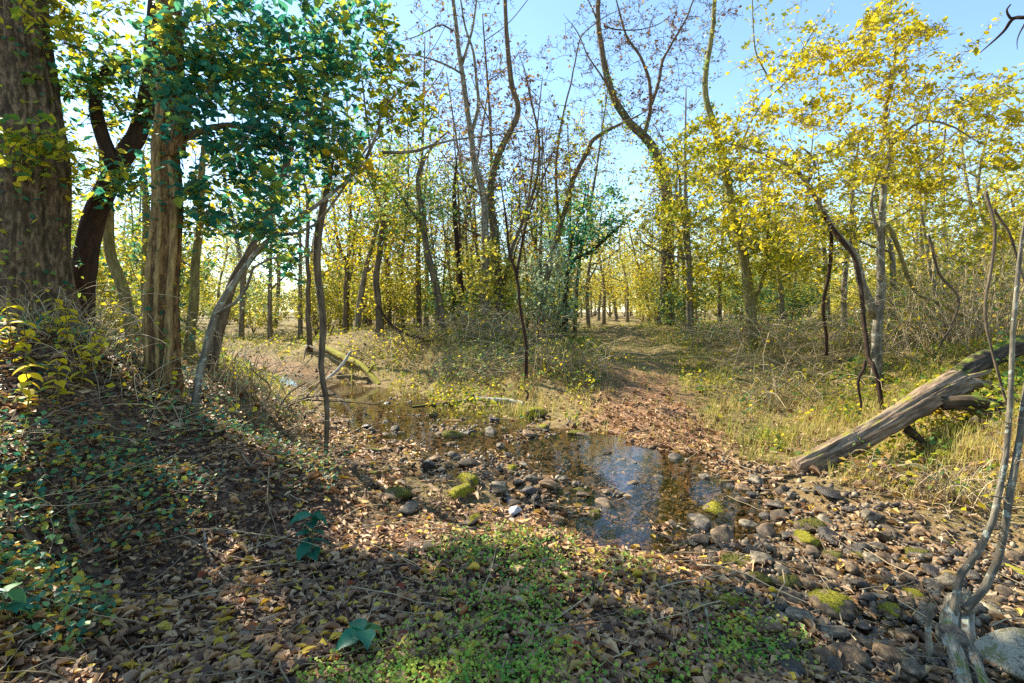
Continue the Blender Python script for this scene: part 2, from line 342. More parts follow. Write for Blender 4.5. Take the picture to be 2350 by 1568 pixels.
grs = ramp(nt, f1, [(.38, '#5c5230'), (.5, '#8d8048'), (.62, '#b5a268')]); grs = mixc(nt, f2, grs, ramp(nt, f3, [(.38, '#54402c'), (.6, '#8d7650')]))
pth = ramp(nt, f3, [(.38, '#5a3f2c'), (.5, '#8f6a4a'), (.62, '#b8916c')])
bed = ramp(nt, vor.outputs['Color'], [(.1, '#54432f'), (.4, '#846440'), (.65, '#a98554'), (.9, '#857c6e')]); bed = mixc(nt, math_n(nt, 'MULTIPLY', f2, .6), bed, '#6a5038')
c = mixc(nt, grA, soil, grs); c = mixc(nt, pathA, c, pth); c = mixc(nt, bedA, c, bed)
p = nd(nt, 'BsdfPrincipled', Roughness=.9); nt.links.new(c, p.inputs['Base Color']); p.inputs['Specular IOR Level'].default_value = .2
b = nd(nt, 'Bump', Strength=1, Distance=.03); nt.links.new(f1, b.inputs['Height']); nt.links.new(b.outputs[0], p.inputs['Normal'])
nt.links.new(p.outputs[0], out.inputs[0]); GROUND = m
bedV = creek_m(xf, yf); pathV = path_m(xf, yf) * np.clip((14 - yf) / 4, .12, 1); nearV = near_m(xf, yf)
leftb = np.clip((-1.2 - xf) / .6, 0, 1) * np.clip((7 - yf) / 1.5, 0, 1)
grassV = np.clip(1 - nearV - leftb, 0, 1)
link('ground', mk_mesh('ground', np.stack([xf, yf, zf], 1), QF, GROUND, {'bed': bedV, 'path': pathV, 'grassy': grassV}, True), kind='structure',
     label='leaf strewn creek banks and forest floor')

# water sheet
wx = np.linspace(-15, 4.5, 190); wy = np.linspace(-.5, 21, 200); WX, WY = np.meshgrid(wx, wy)
keep = (seg_dist(WX, WY, CREEK) < 3.2) & (H(WX, WY) < .03)
iw = (np.arange(199)[:, None] * 190 + np.arange(189)[None, :])
kq = keep[:-1, :-1] | keep[1:, :-1] | keep[:-1, 1:] | keep[1:, 1:]; iw = iw[kq]
Qw = np.stack([iw, iw + 1, iw + 191, iw + 190], 1); us = np.unique(Qw); rm = np.zeros(190 * 200, int); rm[us] = np.arange(len(us))
m, nt, out = mat('creek_water'); g = geo_pos(nt)
mp = nd(nt, 'Mapping'); mp.inputs['Scale'].default_value = (1, .7, 1); nt.links.new(g.outputs['Position'], mp.inputs[0])
f = noise_n(nt, mp.outputs[0], 9, 3); b = nd(nt, 'Bump', Strength=.10, Distance=.02); nt.links.new(f, b.inputs['Height'])
lw = nd(nt, 'LayerWeight', Blend=.5); nt.links.new(b.outputs[0], lw.inputs['Normal']); fz = math_n(nt, 'ADD', math_n(nt, 'MULTIPLY', math_n(nt, 'POWER', lw.outputs['Facing'], 4.0), .98), .02, True)
gl = nd(nt, 'BsdfGlossy', Roughness=.03); nt.links.new(b.outputs[0], gl.inputs['Normal'])
tr = nd(nt, 'BsdfTransparent'); tr.inputs[0].default_value = (.60, .55, .47, 1)
x = nd(nt, 'MixShader'); nt.links.new(fz, x.inputs[0]); nt.links.new(tr.outputs[0], x.inputs[1]); nt.links.new(gl.outputs[0], x.inputs[2]); nt.links.new(x.outputs[0], out.inputs[0])
Vw = np.stack([WX.ravel(), WY.ravel(), np.zeros(WX.size)], 1)[us]
link('creek_water', mk_mesh('creek_water', Vw, rm[Qw], m), kind='structure', label='shallow clear creek water over brown stones')

# ------------------------------------------------------------------ scatter helpers
L6 = np.array([[0, 0, 0], [.30, .33, .10], [.22, .68, .08], [0, 1, -.06], [-.22, .68, .08], [-.30, .33, .10]], float)
L6F = np.array([[0, 1, 2, 3], [0, 3, 4, 5]])
L4 = np.array([[0, 0, 0], [.34, .45, .09], [0, 1, -.03], [-.34, .45, .09]], float)
L4F = np.array([[0, 1, 2, 3]])
def frames(N, up=.5, flat=0):
    n = rng.normal(size=(N, 3)); n = norm(n) * (1 - flat); n[:, 2] = np.abs(n[:, 2]) + up + flat * 1.5; n = norm(n)
    d = rng.normal(size=(N, 3)); d = norm(d - (d * n).sum(1, keepdims=True) * n)
    return np.stack([np.cross(d, n), d, n], 1)
def leaves(P, size, up=.4, flat=0, tpl=L4, tf=L4F, rnd=None, curl=None, aspect=None, Fm=None):
    N = len(P); Fm = frames(N, up, flat) if Fm is None else Fm; size = np.broadcast_to(size, (N,))
    t = np.broadcast_to(tpl, (N,) + tpl.shape).copy()
    if curl is not None: t[:, :, 2] *= curl[:, None]
    if aspect is not None: t[:, :, 0] *= aspect[:, None]
    t[:, :, 1] -= .5
    V = np.einsum('nvk,nkj->nvj', t * size[:, None, None], Fm) + P[:, None, :]
    k = len(tpl); Fc = (np.arange(N)[:, None, None] * k + tf[None]).reshape(-1, tf.shape[1])
    r = rng.random(N) if rnd is None else rnd
    return V.reshape(-1, 3), Fc, np.repeat(r, k)
def leaf_obj(name, P, size, matl, parent=None, **kw):
    lab = {k: kw.pop(k) for k in ('label', 'cat', 'group', 'kind') if k in kw}
    V, Fc, r = leaves(P, size, **kw); return link(name, mk_mesh(name, V, Fc, matl, {'rnd': r}), parent, **lab)
def sample_xy(n, y0, y1, pw, spread=1.18, extra=1.0, x0=None, x1=None):
    u = rng.random(n)
    if abs(pw - 1) < 1e-6: y = y0 * (y1 / y0) ** u
    else: y = (y0 ** (1 - pw) + u * (y1 ** (1 - pw) - y0 ** (1 - pw))) ** (1 / (1 - pw))
    x = rng.uniform(-1, 1, n) * (spread * y + extra)
    k = np.ones(n, bool)
    if x0 is not None: k &= x > x0
    if x1 is not None: k &= x < x1
    return x[k], y[k]
def on_ground(x, y, dz=0): return np.stack([x, y, H(x, y) + dz], 1)
def blob(c, r, n):
    v = norm(rng.normal(size=(n, 3))) * (rng.random(n) ** .45)[:, None]; return np.asarray(c) + v * np.asarray(r)

# ------------------------------------------------------------------ trees
def limb_pts(pts, Y, n=None, ground=False, wig=.0):
    Ys = np.linspace(Y[0], Y[1], len(pts)) if isinstance(Y, tuple) else np.full(len(pts), Y)
    P = np.array([at(a, b, y) for (a, b), y in zip(pts, Ys)])
    if ground: P[0, 2] = h1(P[0, 0], P[0, 1]) - .06
    ln = np.linalg.norm(np.diff(P, axis=0), axis=1).sum(); n = n or int(np.clip(ln / .16, 8, 60))
    S = spline(P, n)
    if wig:
        t = np.linspace(0, 1, n); env = np.minimum(1, t * 6)[:, None]
        S = S + env * wig * np.stack([fbm(np.stack([t * ln * 1.3, t * 0 + k * 3.1 + P[0, 0], t * 0], -1), 2) for k in range(3)], 1) * np.array([1, 1, .3])
    return S, Ys

def grow(nodes, nrad, att, rmax=.02, rmin=.003, droop=0.0, up=.25, jit=.12):
    """join attractor points to a skeleton with curved twigs; returns (m,5,3), (m,5)"""
    d = np.array([np.min(((nodes - a) ** 2).sum(1)) for a in att]); att = att[np.argsort(d)]
    N = np.zeros((len(nodes) + 5 * len(att), 3)); R = np.zeros(len(N)); N[:len(nodes)] = nodes; R[:len(nodes)] = nrad; k = len(nodes)
    TP, TR = [], []; t = np.array([0, .25, .5, .75, 1])[:, None]
    for a in att:
        v = N[:k] - a; dd = np.sqrt((v ** 2).sum(1)) + .55 * np.maximum(v[:, 2], 0); j = int(np.argmin(dd)); s = N[j]; L = np.linalg.norm(a - s)
        if L < .02: continue
        mid = (s + a) / 2 + np.array([0, 0, up * L]) + rng.normal(size=3) * jit * L
        p = (1 - t) ** 2 * s + 2 * t * (1 - t) * mid + t ** 2 * a - np.array([0, 0, droop * L]) * t ** 3
        p[1:-1] += rng.normal(size=(3, 3)) * jit * .25 * L
        r0 = min(max(R[j] * .75, rmin), rmax, .006 + L * .02); r = r0 + (rmin - r0) * t[:, 0]
        TP.append(p); TR.append(r); N[k:k + 4] = p[1:]; R[k:k + 4] = r[1:]; k += 4
    return np.array(TP), np.array(TR)

def side_twigs(TP, per, rmin):
    m_ = len(TP); N = m_ * per; k = rng.integers(0, m_, N); a = rng.integers(1, 5, N); s = TP[k, a]; d = norm(TP[k, 4] - TP[k, 0]); L = np.linalg.norm(TP[k, 4] - TP[k, 0], axis=1)
    v = norm(d * .7 + rng.normal(size=(N, 3)) * .75 + np.array([0, 0, .1])); ln = (np.clip(L * rng.uniform(.25, .7, N), .08, .7))[:, None]
    e = s + v * ln; mid = (s + e) / 2 + rng.normal(size=(N, 3)) * .12 * ln
    return np.stack([s, mid, e], 1), np.broadcast_to(np.array([.9, .75, .5]) * rmin, (N, 3))
def sprays(cx, cy, rx, ry, Y, rY, n, ang, ln, per=3, seed=0):
    r = np.random.default_rng(seed); o = []
    for _ in range(n):
        while True:
            a, b = r.uniform(-1, 1, 2)
            if a * a + b * b < 1: break
        th = math.radians(ang + r.normal() * 22); y_ = Y + r.uniform(-rY, rY); L = ln * r.uniform(.6, 1.3)
        for k in range(4): o.append((cx + a * rx + math.cos(th) * L * k / 3, cy + b * ry - math.sin(th) * L * k / 3 + 6 * k * k / 3, y_, 18, 10, .15, per))
    return o
def tree(name, label, cat, limbs, bark, clusters=(), leaf=None, group=None, twig=None, ivy=None, segs=14, rough=.05, flare=.35, wig=.03, vines=None, sub=4, freq=9):
    """limbs: (part, pts, Y, w0, w1) in picture units; clusters: (px, py, Y, rx, ry, rY, n); leaf: dict(mat,size,per,spread)"""
    root = None; nodes = []; nrad = []; first = None
    for li, (part, pts, Y, w0, w1) in enumerate(limbs):
        S, Ys = limb_pts(pts, Y, ground=(part == 'trunk'), wig=wig)
        if part == 'limb' and Ys[0] >= 11: w0, w1 = w0 * .78, w1 * .7
        n = len(S); t = np.linspace(0, 1, n); R = (w1 + (w0 - w1) * (1 - t) ** 1.3) * np.clip((1.02 - t) / .22, .12, 1) ** .7 * .5 * np.linspace(Ys[0], Ys[-1], n) / F
        if root is None:
            b = S[0]; root = link(name, None, label=label, cat=cat, group=group); root.location = b; first = (S, R); root_loc = b
        sg = segs if w0 * Ys[0] / F > .06 else max(6, segs // 2)
        V, fc, tc = bark_tube(S, R, sg, rough if part == 'trunk' else rough * .6, freq=freq, flare=flare if part == 'trunk' else 0, seed=li + len(name) + abs(pts[0][0]) * .01)
        bk = bark[li] if isinstance(bark, list) else bark
        link(part, mk_mesh(name + '_' + part, V, fc, bk, {'tc': tc}, True), root)
        s0 = n // 3 if part == 'trunk' else 1
        nodes.append(S[s0:]); nrad.append(R[s0:])
    nodes = np.vstack(nodes); nrad = np.concatenate(nrad); bk0 = bark[0] if isinstance(bark, list) else bark
    LP = []
    if clusters:
        att = np.vstack([blob(at(a, b, Y), (rx / F * Y, rY, ry / F * Y), n) for (a, b, Y, rx, ry, rY, n) in clusters])
        att = att[att[:, 2] > H(att[:, 0], att[:, 1]) + .25]
        tw = dict(rmax=.018, rmin=.0035, droop=0, up=.2, jit=.12); tw.update(twig or {})
        bare = tw.pop('mat', None)
        TP, TR = grow(nodes, nrad, att, **tw)
        V, Q, tc = tube_batch(TP, TR, 4)
        two = link('twigs', mk_mesh(name + '_twigs', V, Q, bare or bk0, {'tc': tc}, True), root, kind='stuff')
        SP, SR = side_twigs(TP, sub, tw['rmin'])
        V, Q, tc = tube_batch(SP, SR, 3); link('twiglets', mk_mesh(name + '_twiglets', V, Q, bare or bk0, {'tc': tc}, True), two, (0, 0, 0), kind='stuff')
        if leaf:
            m_, per = len(TP), leaf['per']; N = int(m_ * per); k = rng.integers(0, m_, N); u = rng.uniform(.25, 1.05, N)
            a = np.clip((u * 4).astype(int), 0, 3); fr_ = (u * 4 - a)[:, None]
            LP.append(TP[k, a] * (1 - fr_) + TP[k, a + 1] * fr_ + rng.normal(size=(N, 3)) * leaf['spread'])
            h_ = rng.random(N) < .6; j = rng.integers(0, len(SP), int(h_.sum())); u = rng.uniform(.3, 1.1, len(j))[:, None]
            LP[-1][h_] = SP[j, 0] * (1 - u) + SP[j, 2] * u + rng.normal(size=(len(j), 3)) * leaf['spread'] * .45
    if leaf and LP:
        P = np.vstack(LP); sz = leaf['size'] * np.clip(rng.lognormal(-.1, .33, len(P)), .4, 1.7)
        r = np.clip(rng.random(len(P)) * .75 + .22 * fbm(P * leaf.get('patch', 1.3), 2) + leaf.get('bias', .12), 0, 1)
        leaf_obj('crown', P, sz, leaf['mat'], root, kind='stuff', up=leaf.get('up', .35), tpl=leaf.get('tpl', L4), tf=leaf.get('tf', L4F), rnd=r)
    if ivy:
        S, R = first; t0, t1, n, mt, sz, sp = ivy; k = (rng.uniform(t0, t1, n) * (len(S) - 1)).astype(int); th = rng.uniform(0, 2 * np.pi, n)
        rr = R[k] + np.abs(rng.normal(size=n)) * sp; P = S[k] + np.stack([np.cos(th) * rr, np.sin(th) * rr, rng.uniform(-.15, .15, n)], 1)
        leaf_obj('ivy', P, sz * rng.uniform(.6, 1.3, n), mt, root, kind='stuff', up=.3)
    for (t0, t1, th0, tw_, r, mt) in (vines or []):
        S, R = first; k = np.linspace(t0, t1, 60) * (len(S) - 1); a = np.clip(k.astype(int), 0, len(S) - 2); f_ = (k - a)[:, None]
        Cc = S[a] * (1 - f_) + S[a + 1] * f_; Rr = np.interp(k, np.arange(len(R)), R); th = th0 + tw_ * np.linspace(0, 1, 60) + .25 * fbm(np.stack([k * .15, k * 0 + th0, k * 0], -1), 2)
        P = Cc + np.stack([np.cos(th), np.sin(th), th * 0], 1) * (Rr * 1.08)[:, None]
        V, fc, tc = bark_tube(P, np.full(60, r), 7, .12, seed=th0); link('vine_stem', mk_mesh(name + '_vine', V, fc, mt, {'tc': tc}, True), root)
    return root

TL = dict(mat=TEAL, size=.09, per=9, spread=.10, up=.55, patch=.9, bias=.08, tpl=L6, tf=L6F)
# --- near left trees
tree('broadleaf_tree', 'massive rough-barked tree at the far left edge on the bank', 'tree',
     [('trunk', [(92, 762), (88, 640), (84, 500), (68, 300), (52, 120), (44, 0), (38, -160), (30, -420)], 5.5, 130, 86)],
     BARK_BIG, [(190, 120, 5.6, 120, 130, .7, 46), (50, 330, 4.9, 120, 80, .6, 45), (240, 60, 5.8, 120, 110, .7, 45), (60, -200, 5.4, 420, 160, 1.2, 10), (160, 420, 5.6, 110, 60, .5, 10)],
     dict(TL, mat=GREENMIX, per=9, bias=.02), freq=15, segs=120, rough=.10, flare=.16, wig=.02, twig=dict(rmax=.03), ivy=(.02, .75, 420, TEAL, .075, .07))
tree('leaning_tree', 'dark-barked leaning trunk between the massive tree and the ridged trunk', 'tree',
     [('trunk', [(178, 740), (195, 640), (215, 520), (262, 390), (318, 300), (345, 200), (352, 60), (360, -120)], 6.2, 52, 30),
      ('limb', [(262, 390), (225, 260), (235, 170), (320, 150)], 6.1, 30, 22)], BARK_DARK,
     [(250, 200, 6.0, 150, 120, .6, 70), (300, 430, 6.0, 90, 80, .5, 30)], dict(TL, per=9, bias=.1), segs=28, rough=.08)
tree('vine_wrapped_tree', 'ridged hollow trunk wrapped in pale vine cords on the left bank', 'tree',
     [('trunk', [(378, 880), (376, 780), (372, 690), (380, 560), (385, 440), (380, 340), (392, 240), (393, 150), (390, 60), (388, -40), (384, -300)], 5.0, 60, 38),
      ('limb', [(402, 360), (420, 270), (425, 215), (440, 190)], 4.95, 40, 28), ('limb', [(400, 230), (480, 190), (600, 150), (720, 130)], (5, 5.4), 20, 8),
      ('limb', [(400, 330), (500, 290), (600, 300), (680, 360)], (5, 4.8), 18, 7)],
     [BARK_RIDGE, BARK_RIDGE, BARK_MID, BARK_MID],
     [(480, 130, 5.0, 130, 110, .7, 75), (620, 150, 5.2, 170, 120, .8, 110), (700, 290, 5.0, 140, 120, .7, 80), (560, 330, 4.9, 160, 130, .7, 85), (500, 480, 5.0, 110, 90, .5, 40), (640, 480, 4.8, 90, 110, .5, 36),
      (800, 110, 5.4, 110, 110, .7, 60), (670, 20, 5.3, 230, 80, .9, 62), (520, -170, 5.2, 420, 150, 1.3, 8), (400, 180, 4.7, 90, 110, .3, 30), (650, 600, 4.9, 50, 50, .3, 8)],
     dict(TL, per=10), freq=13, segs=96, rough=.10, flare=.26, wig=.02, ivy=(.02, .9, 300, TEAL, .075, .06), twig=dict(rmax=.02, droop=.25),
     vines=[(.02, .62, -2.3, .4, .030, CORD), (.0, .55, -1.35, -.25, .022, CORD), (.02, .5, -.75, .35, .034, CORD), (.05, .6, -2.75, .5, .026, CORD), (.0, .45, -1.0, .4, .018, CORD), (.3, .62, -1.8, .3, .024, CORD)])
tree('leaning_sapling', 'slender pale sapling leaning right over the creek from the left bank', 'sapling',
     [('trunk', [(444, 945), (462, 860), (492, 735), (535, 650), (600, 560), (710, 485), (785, 425), (845, 362), (880, 348)], (4.75, 5.2), 18, 8),
      ('limb', [(840, 366), (870, 300), (880, 250), (930, 200), (975, 165)], 5.2, 8, 3), ('limb', [(876, 350), (950, 350), (1020, 325), (1180, 305), (1270, 290)], (5.2, 5.6), 8, 2),
      ('limb', [(640, 540), (720, 520), (800, 420), (850, 330), (940, 275)], (5.05, 5.4), 8, 3), ('limb', [(500, 720), (560, 680), (585, 610), (650, 590), (760, 570)], 4.8, 9, 3)],
     BARK_GREY, [(890, 220, 5.4, 90, 110, .5, 40), (800, 400, 5.1, 110, 60, .5, 20), (960, 240, 5.6, 70, 70, .4, 18), (870, 90, 5.6, 60, 70, .4, 20)], dict(TL, mat=GREENMIX, per=10, size=.07, bias=.12), segs=14, flare=.1)
tree('dead_stem', 'thin dead stem standing upright in the creek bed left of the water', 'dead tree',
     [('trunk', [(750, 1105), (749, 1040), (757, 950), (744, 850), (738, 740), (726, 620), (733, 500), (750, 410), (760, 365)], (5.3, 5.25), 10, 19),
      ('limb', [(730, 660), (745, 700), (757, 760)], 5.25, 8, 4)], BARK_MID, flare=.0, wig=.04)
for nm, lb, pts, Y, w0, w1, bk in [
    ('slanted_tree', 'brown trunk slanting right just behind the leaning pale sapling', [(480, 862), (500, 770), (530, 670), (570, 580), (620, 470), (660, 360), (690, 220), (700, 60)], 7.4, 25, 10, BARK_MID),
    ('slim_tree', 'slim upright trunk just right of the vine-wrapped trunk', [(432, 850), (440, 760), (448, 680), (452, 560), (462, 420), (470, 250)], 7.6, 24, 12, BARK_OLIVE),
    ('slanted_tree', 'mossy trunk leaning left between the dark trunk and the vine-wrapped trunk', [(318, 760), (290, 675), (258, 590), (246, 500), (240, 380), (230, 240)], 7.2, 27, 16, BARK_OLIVE),
    ('slim_tree', 'thin straight trunk seen close behind the left side of the vine-wrapped trunk', [(342, 760), (338, 640), (336, 520), (330, 350)], 8.8, 22, 14, BARK_OLIVE)]:
    x0, yy = pts[-2]
    tree(nm, lb, 'tree', [('trunk', pts, Y, w0, w1)], bk, [(x0, yy, Y, 130, 150, 1.0, 50), (x0 - 60, yy + 180, Y + .8, 110, 100, .8, 32), (x0 + 40, -100, Y, 200, 120, 1.2, 6)], dict(TL, mat=GREENMIX, per=8.5, size=.08, bias=.2), segs=20, rough=.06)
tree('bank_tree', 'small straight tree with exposed roots on the cut bank beyond the pool', 'tree',
     [('trunk', [(712, 798), (709, 690), (706, 600), (704, 480), (700, 380)], 15, 13, 7), ('root', [(712, 792), (722, 800), (740, 812)], (15, 14.2), 8, 3), ('root', [(710, 792), (704, 806), (698, 830)], (15, 14.3), 7, 3)],
     BARK_MID, [(700, 400, 15, 60, 120, 1.4, 40)], dict(mat=GREENMIX, size=.13, per=12, spread=.25), wig=.05)

# --- middle cluster
BRT = dict(mat=BROWNLEAF, size=.085, per=4, spread=.10)
MIXT = dict(mat=OLIVE, size=.11, per=13, spread=.2)
tree('tall_tree', 'tallest forked tree in the centre, left of a close pair of dark trunks', 'tree',
     [('trunk', [(1113, 782), (1113, 650), (1112, 523), (1107, 440), (1090, 372), (1080, 300), (1068, 220), (1055, 130), (1045, 50), (1034, -60), (1025, -220)], 15, 23, 6),
      ('limb', [(1082, 310), (1097, 240), (1094, 180), (1082, 110), (1062, 40), (1048, -60)], 15, 12, 5), ('limb', [(1060, 150), (1078, 90), (1091, 30), (1100, -70)], 15, 9, 5),
      ('limb', [(1068, 175), (1020, 148), (960, 128), (905, 125)], (15, 14), 7, 4), ('limb', [(1040, 72), (1012, 58), (965, 80), (908, 98)], (15, 14.2), 6, 3)],
     BARK_GREY, [(1070, 130, 15, 150, 200, 1.5, 190), (1090, 330, 15, 110, 90, 1.4, 90), (960, 200, 14.5, 90, 140, 1.2, 60)], BRT, twig=dict(rmin=.006, up=.1, jit=.2), segs=14)
tree('tall_tree', 'dark trunk in the centre bending right then rising straight into the sky', 'tree',
     [('trunk', [(1152, 785), (1142, 620), (1131, 520), (1124, 460), (1131, 400), (1152, 340), (1180, 285), (1188, 245), (1174, 190), (1165, 120), (1160, 0), (1156, -200)], 15.3, 24, 7),
      ('limb', [(1146, 690), (1180, 560), (1225, 430), (1238, 330), (1222, 240), (1205, 170), (1190, 118)], 15.4, 13, 5)],
     BARK_MID, [(1210, 230, 15.3, 110, 160, 1.4, 130), (1160, 420, 15.3, 90, 80, 1.4, 90), (1260, 380, 15.5, 100, 90, 1.2, 110)], dict(BRT, per=5), twig=dict(rmin=.006, up=.1, jit=.2), ivy=(.02, .5, 900, OLIVE, .10, .10))
tree('arching_tree', 'slim tree arching right across the sky towards the path', 'tree',
     [('trunk', [(1238, 760), (1250, 660), (1284, 523), (1318, 410), (1348, 347), (1362, 320), (1401, 297), (1451, 273), (1490, 252)], 16, 17, 8),
      ('limb', [(1284, 523), (1276, 400), (1288, 285), (1312, 185), (1332, 90), (1380, 45), (1430, 20), (1470, 0)], 16, 9, 3)], BARK_MID,
     [(1320, 330, 16, 120, 110, 1.5, 150), (1260, 470, 16, 100, 100, 1.5, 110)], dict(BRT, mat=GREENMIX, per=9), twig=dict(rmin=.006, jit=.2), ivy=(.1, .6, 500, OLIVE, .10, .14))
tree('ivy_tree', 'low crooked ivy-green tree bending right over the start of the path', 'tree',
     [('trunk', [(1294, 752), (1298, 677), (1306, 615), (1328, 590), (1358, 577), (1385, 552), (1412, 530), (1440, 505)], 17, 14, 6), ('limb', [(1306, 612), (1315, 540), (1340, 470), (1345, 400)], 17, 9, 4)],
     BARK_DARK, [(1360, 490, 17, 90, 80, 1.3, 90), (1300, 540, 17, 70, 100, 1.3, 80)], dict(mat=TEAL, size=.12, per=14, spread=.22, bias=.1), ivy=(.0, 1, 700, TEAL, .11, .10))
tree('leaning_tree', 'grey-brown trunk leaning left of the tallest centre tree', 'tree',
     [('trunk', [(1016, 762), (1008, 690), (992, 623), (975, 557), (968, 480), (960, 400), (990, 340), (1030, 300)], 14, 21, 9), ('limb', [(970, 520), (935, 470), (905, 420)], 14, 12, 5)], BARK_MID,
     [(960, 420, 14, 110, 110, 1.4, 100), (920, 520, 14.5, 80, 80, 1.2, 50)], dict(MIXT, per=10), ivy=(.1, .6, 300, OLIVE, .1, .1))
tree('slim_tree', 'slim tree at the upper end of the fallen mossy log', 'tree',
     [('trunk', [(872, 764), (865, 640), (872, 557), (882, 490), (886, 400), (900, 300)], 15.2, 17, 8)], BARK_MID, [(890, 400, 15.2, 90, 110, 1.4, 80), (850, 530, 15.2, 70, 80, 1.2, 40)], dict(MIXT, mat=GREENMIX))
tree('slim_tree', 'short dark trunk between the leaning tree and the tallest centre tree', 'tree',
     [('trunk', [(1063, 756), (1060, 677), (1048, 560), (1042, 450), (1050, 350)], 17.5, 15, 8)], BARK_DARK, [(1045, 450, 17.5, 70, 90, 1.4, 60)], MIXT)
tree('slim_tree', 'thin crooked tree standing beyond the pool', 'tree',
     [('trunk', [(792, 752), (795, 640), (780, 560), (760, 520)], 17, 12, 6), ('limb', [(792, 620), (815, 540), (830, 430)], 17, 8, 4)], BARK_MID, [(800, 470, 17, 80, 130, 1.6, 70)], dict(MIXT, mat=GREENMIX))
tree('dark_sapling', 'thin dark sapling standing alone on the bank before the centre trees', 'sapling',
     [('trunk', [(1208, 872), (1203, 773), (1193, 703), (1182, 623), (1166, 573), (1156, 490), (1150, 420)], 10, 9, 5), ('limb', [(1186, 640), (1195, 560), (1212, 500), (1240, 420), (1275, 330)], 10, 7, 3),
      ('limb', [(1178, 600), (1195, 540), (1235, 515), (1265, 490)], 10, 4, 2)], BARK_DARK, [(1190, 470, 10, 80, 80, .8, 36)], dict(mat=GREENMIX, size=.07, per=4, spread=.1), flare=.1)
tree('path_tree', 'stout forked tree with bare crown standing right of the path', 'tree',
     [('trunk', [(1530, 752), (1529, 690), (1532, 590), (1532, 500), (1522, 400), (1490, 330), (1450, 285), (1410, 228), (1391, 167), (1380, 110), (1374, 40), (1378, -80), (1385, -250)], 20, 36, 5),
      ('limb', [(1478, 310), (1492, 250), (1490, 190), (1471, 133), (1444, 93), (1428, 50), (1400, -40)], 20, 13, 5), ('limb', [(1495, 240), (1512, 187), (1521, 140), (1540, 103), (1568, 57), (1592, 0), (1620, -80)], 20, 10, 4),
      ('limb', [(1405, 215), (1370, 160), (1345, 120), (1325, 75), (1292, 32)], 20, 6, 3), ('limb', [(1377, 60), (1360, 25), (1340, -20)], 20, 6, 3), ('limb', [(1385, 60), (1430, 70), (1500, 60), (1560, 20)], 20, 5, 2)],
     BARK_MID, [(1430, 110, 20, 150, 170, 2, 260), (1560, 110, 20, 110, 150, 2, 150), (1490, 260, 20, 90, 80, 1.6, 110), (1620, 40, 20, 90, 120, 2, 50), (1540, 450, 20, 90, 140, 1.8, 150)], dict(BRT, size=.1), twig=dict(rmin=.008, jit=.2),
     ivy=(.18, .6, 1000, OLIVE, .12, .2), segs=18)
tree('ivy_tree', 'ivy-clad trunk right of the stout path tree', 'tree',
     [('trunk', [(1730, 806), (1720, 690), (1702, 570), (1678, 467), (1660, 367), (1632, 280), (1618, 200), (1631, 83), (1646, -20), (1665, -220)], 12, 27, 6), ('limb', [(1722, 700), (1750, 640), (1760, 540), (1765, 420)], 12, 14, 7),
      ('limb', [(1690, 350), (1740, 250), (1800, 190), (1850, 100), (1900, 20)], (12, 12.5), 6, 3), ('limb', [(1768, 190), (1735, 120), (1725, 40), (1728, -60)], 12, 5, 3)],
     BARK_OLIVE, [(1680, 330, 12, 110, 110, 1.2, 70), (1800, 130, 12.4, 130, 150, 1.2, 70)] + sprays(1600, 420, 110, 140, 12, 1.0, 26, 25, 110, 3, 5) + sprays(1680, 560, 120, 80, 11.6, 1.0, 22, 10, 110, 3, 6),
     dict(mat=YELLOW, size=.09, per=11, spread=.10, bias=-.12), ivy=(.25, .95, 420, OLIVE, .075, .08), twig=dict(rmin=.004))
tree('golden_tree', 'yellow-leaved tree crowding the lower trunk of the stout path tree', 'tree',
     [('trunk', [(1588, 765), (1584, 660), (1572, 540), (1560, 430), (1545, 330)], 17, 12, 5)], BARK_MID, sprays(1510, 440, 90, 130, 17, 1.2, 26, 15, 90, 4, 21) + sprays(1580, 600, 90, 90, 17, 1.2, 16, 5, 80, 4, 22), dict(mat=YELLOW, size=.11, per=8, spread=.16, bias=-.22))
# --- right side
YT = dict(mat=YELLOW, size=.078, per=4.4, spread=.10, bias=.02, tpl=L6, tf=L6F, patch=1.0)
tree('twin_stem_tree', 'double-stemmed grey tree on the right bank with a long left-leaning stem', 'tree',
     [('trunk', [(2012, 878), (2012, 740), (2018, 657), (2018, 573), (2030, 450), (2040, 350), (2030, 280), (2045, 180), (2050, 60)], 8.3, 23, 7),
      ('limb', [(2008, 725), (1980, 657), (1962, 590), (1918, 540), (1888, 490), (1850, 420), (1815, 382), (1740, 350), (1660, 330)], (8.3, 7.8), 21, 5), ('limb', [(1850, 425), (1865, 370), (1830, 330)], 8, 9, 4),
      ('limb', [(2020, 560), (2000, 470), (2010, 400)], 8.3, 9, 5), ('limb', [(2038, 340), (2110, 280), (2180, 290), (2240, 330)], (8.3, 7.6), 8, 3)],
     BARK_GREY, sprays(1860, 200, 170, 110, 8, .9, 24, 30, 130, 4, 1) + sprays(2010, 90, 70, 90, 8, .5, 12, 55, 100, 4, 2) + sprays(2060, 230, 180, 110, 7.8, .9, 18, 25, 140, 3, 3) + sprays(1800, 350, 240, 100, 8, .9, 30, 15, 120, 3, 4) + sprays(1700, 470, 170, 100, 8.4, .9, 18, 10, 110, 3, 14) + [(2120, 110, 8, 60, 60, .6, 12)], YT, segs=18, flare=.3)
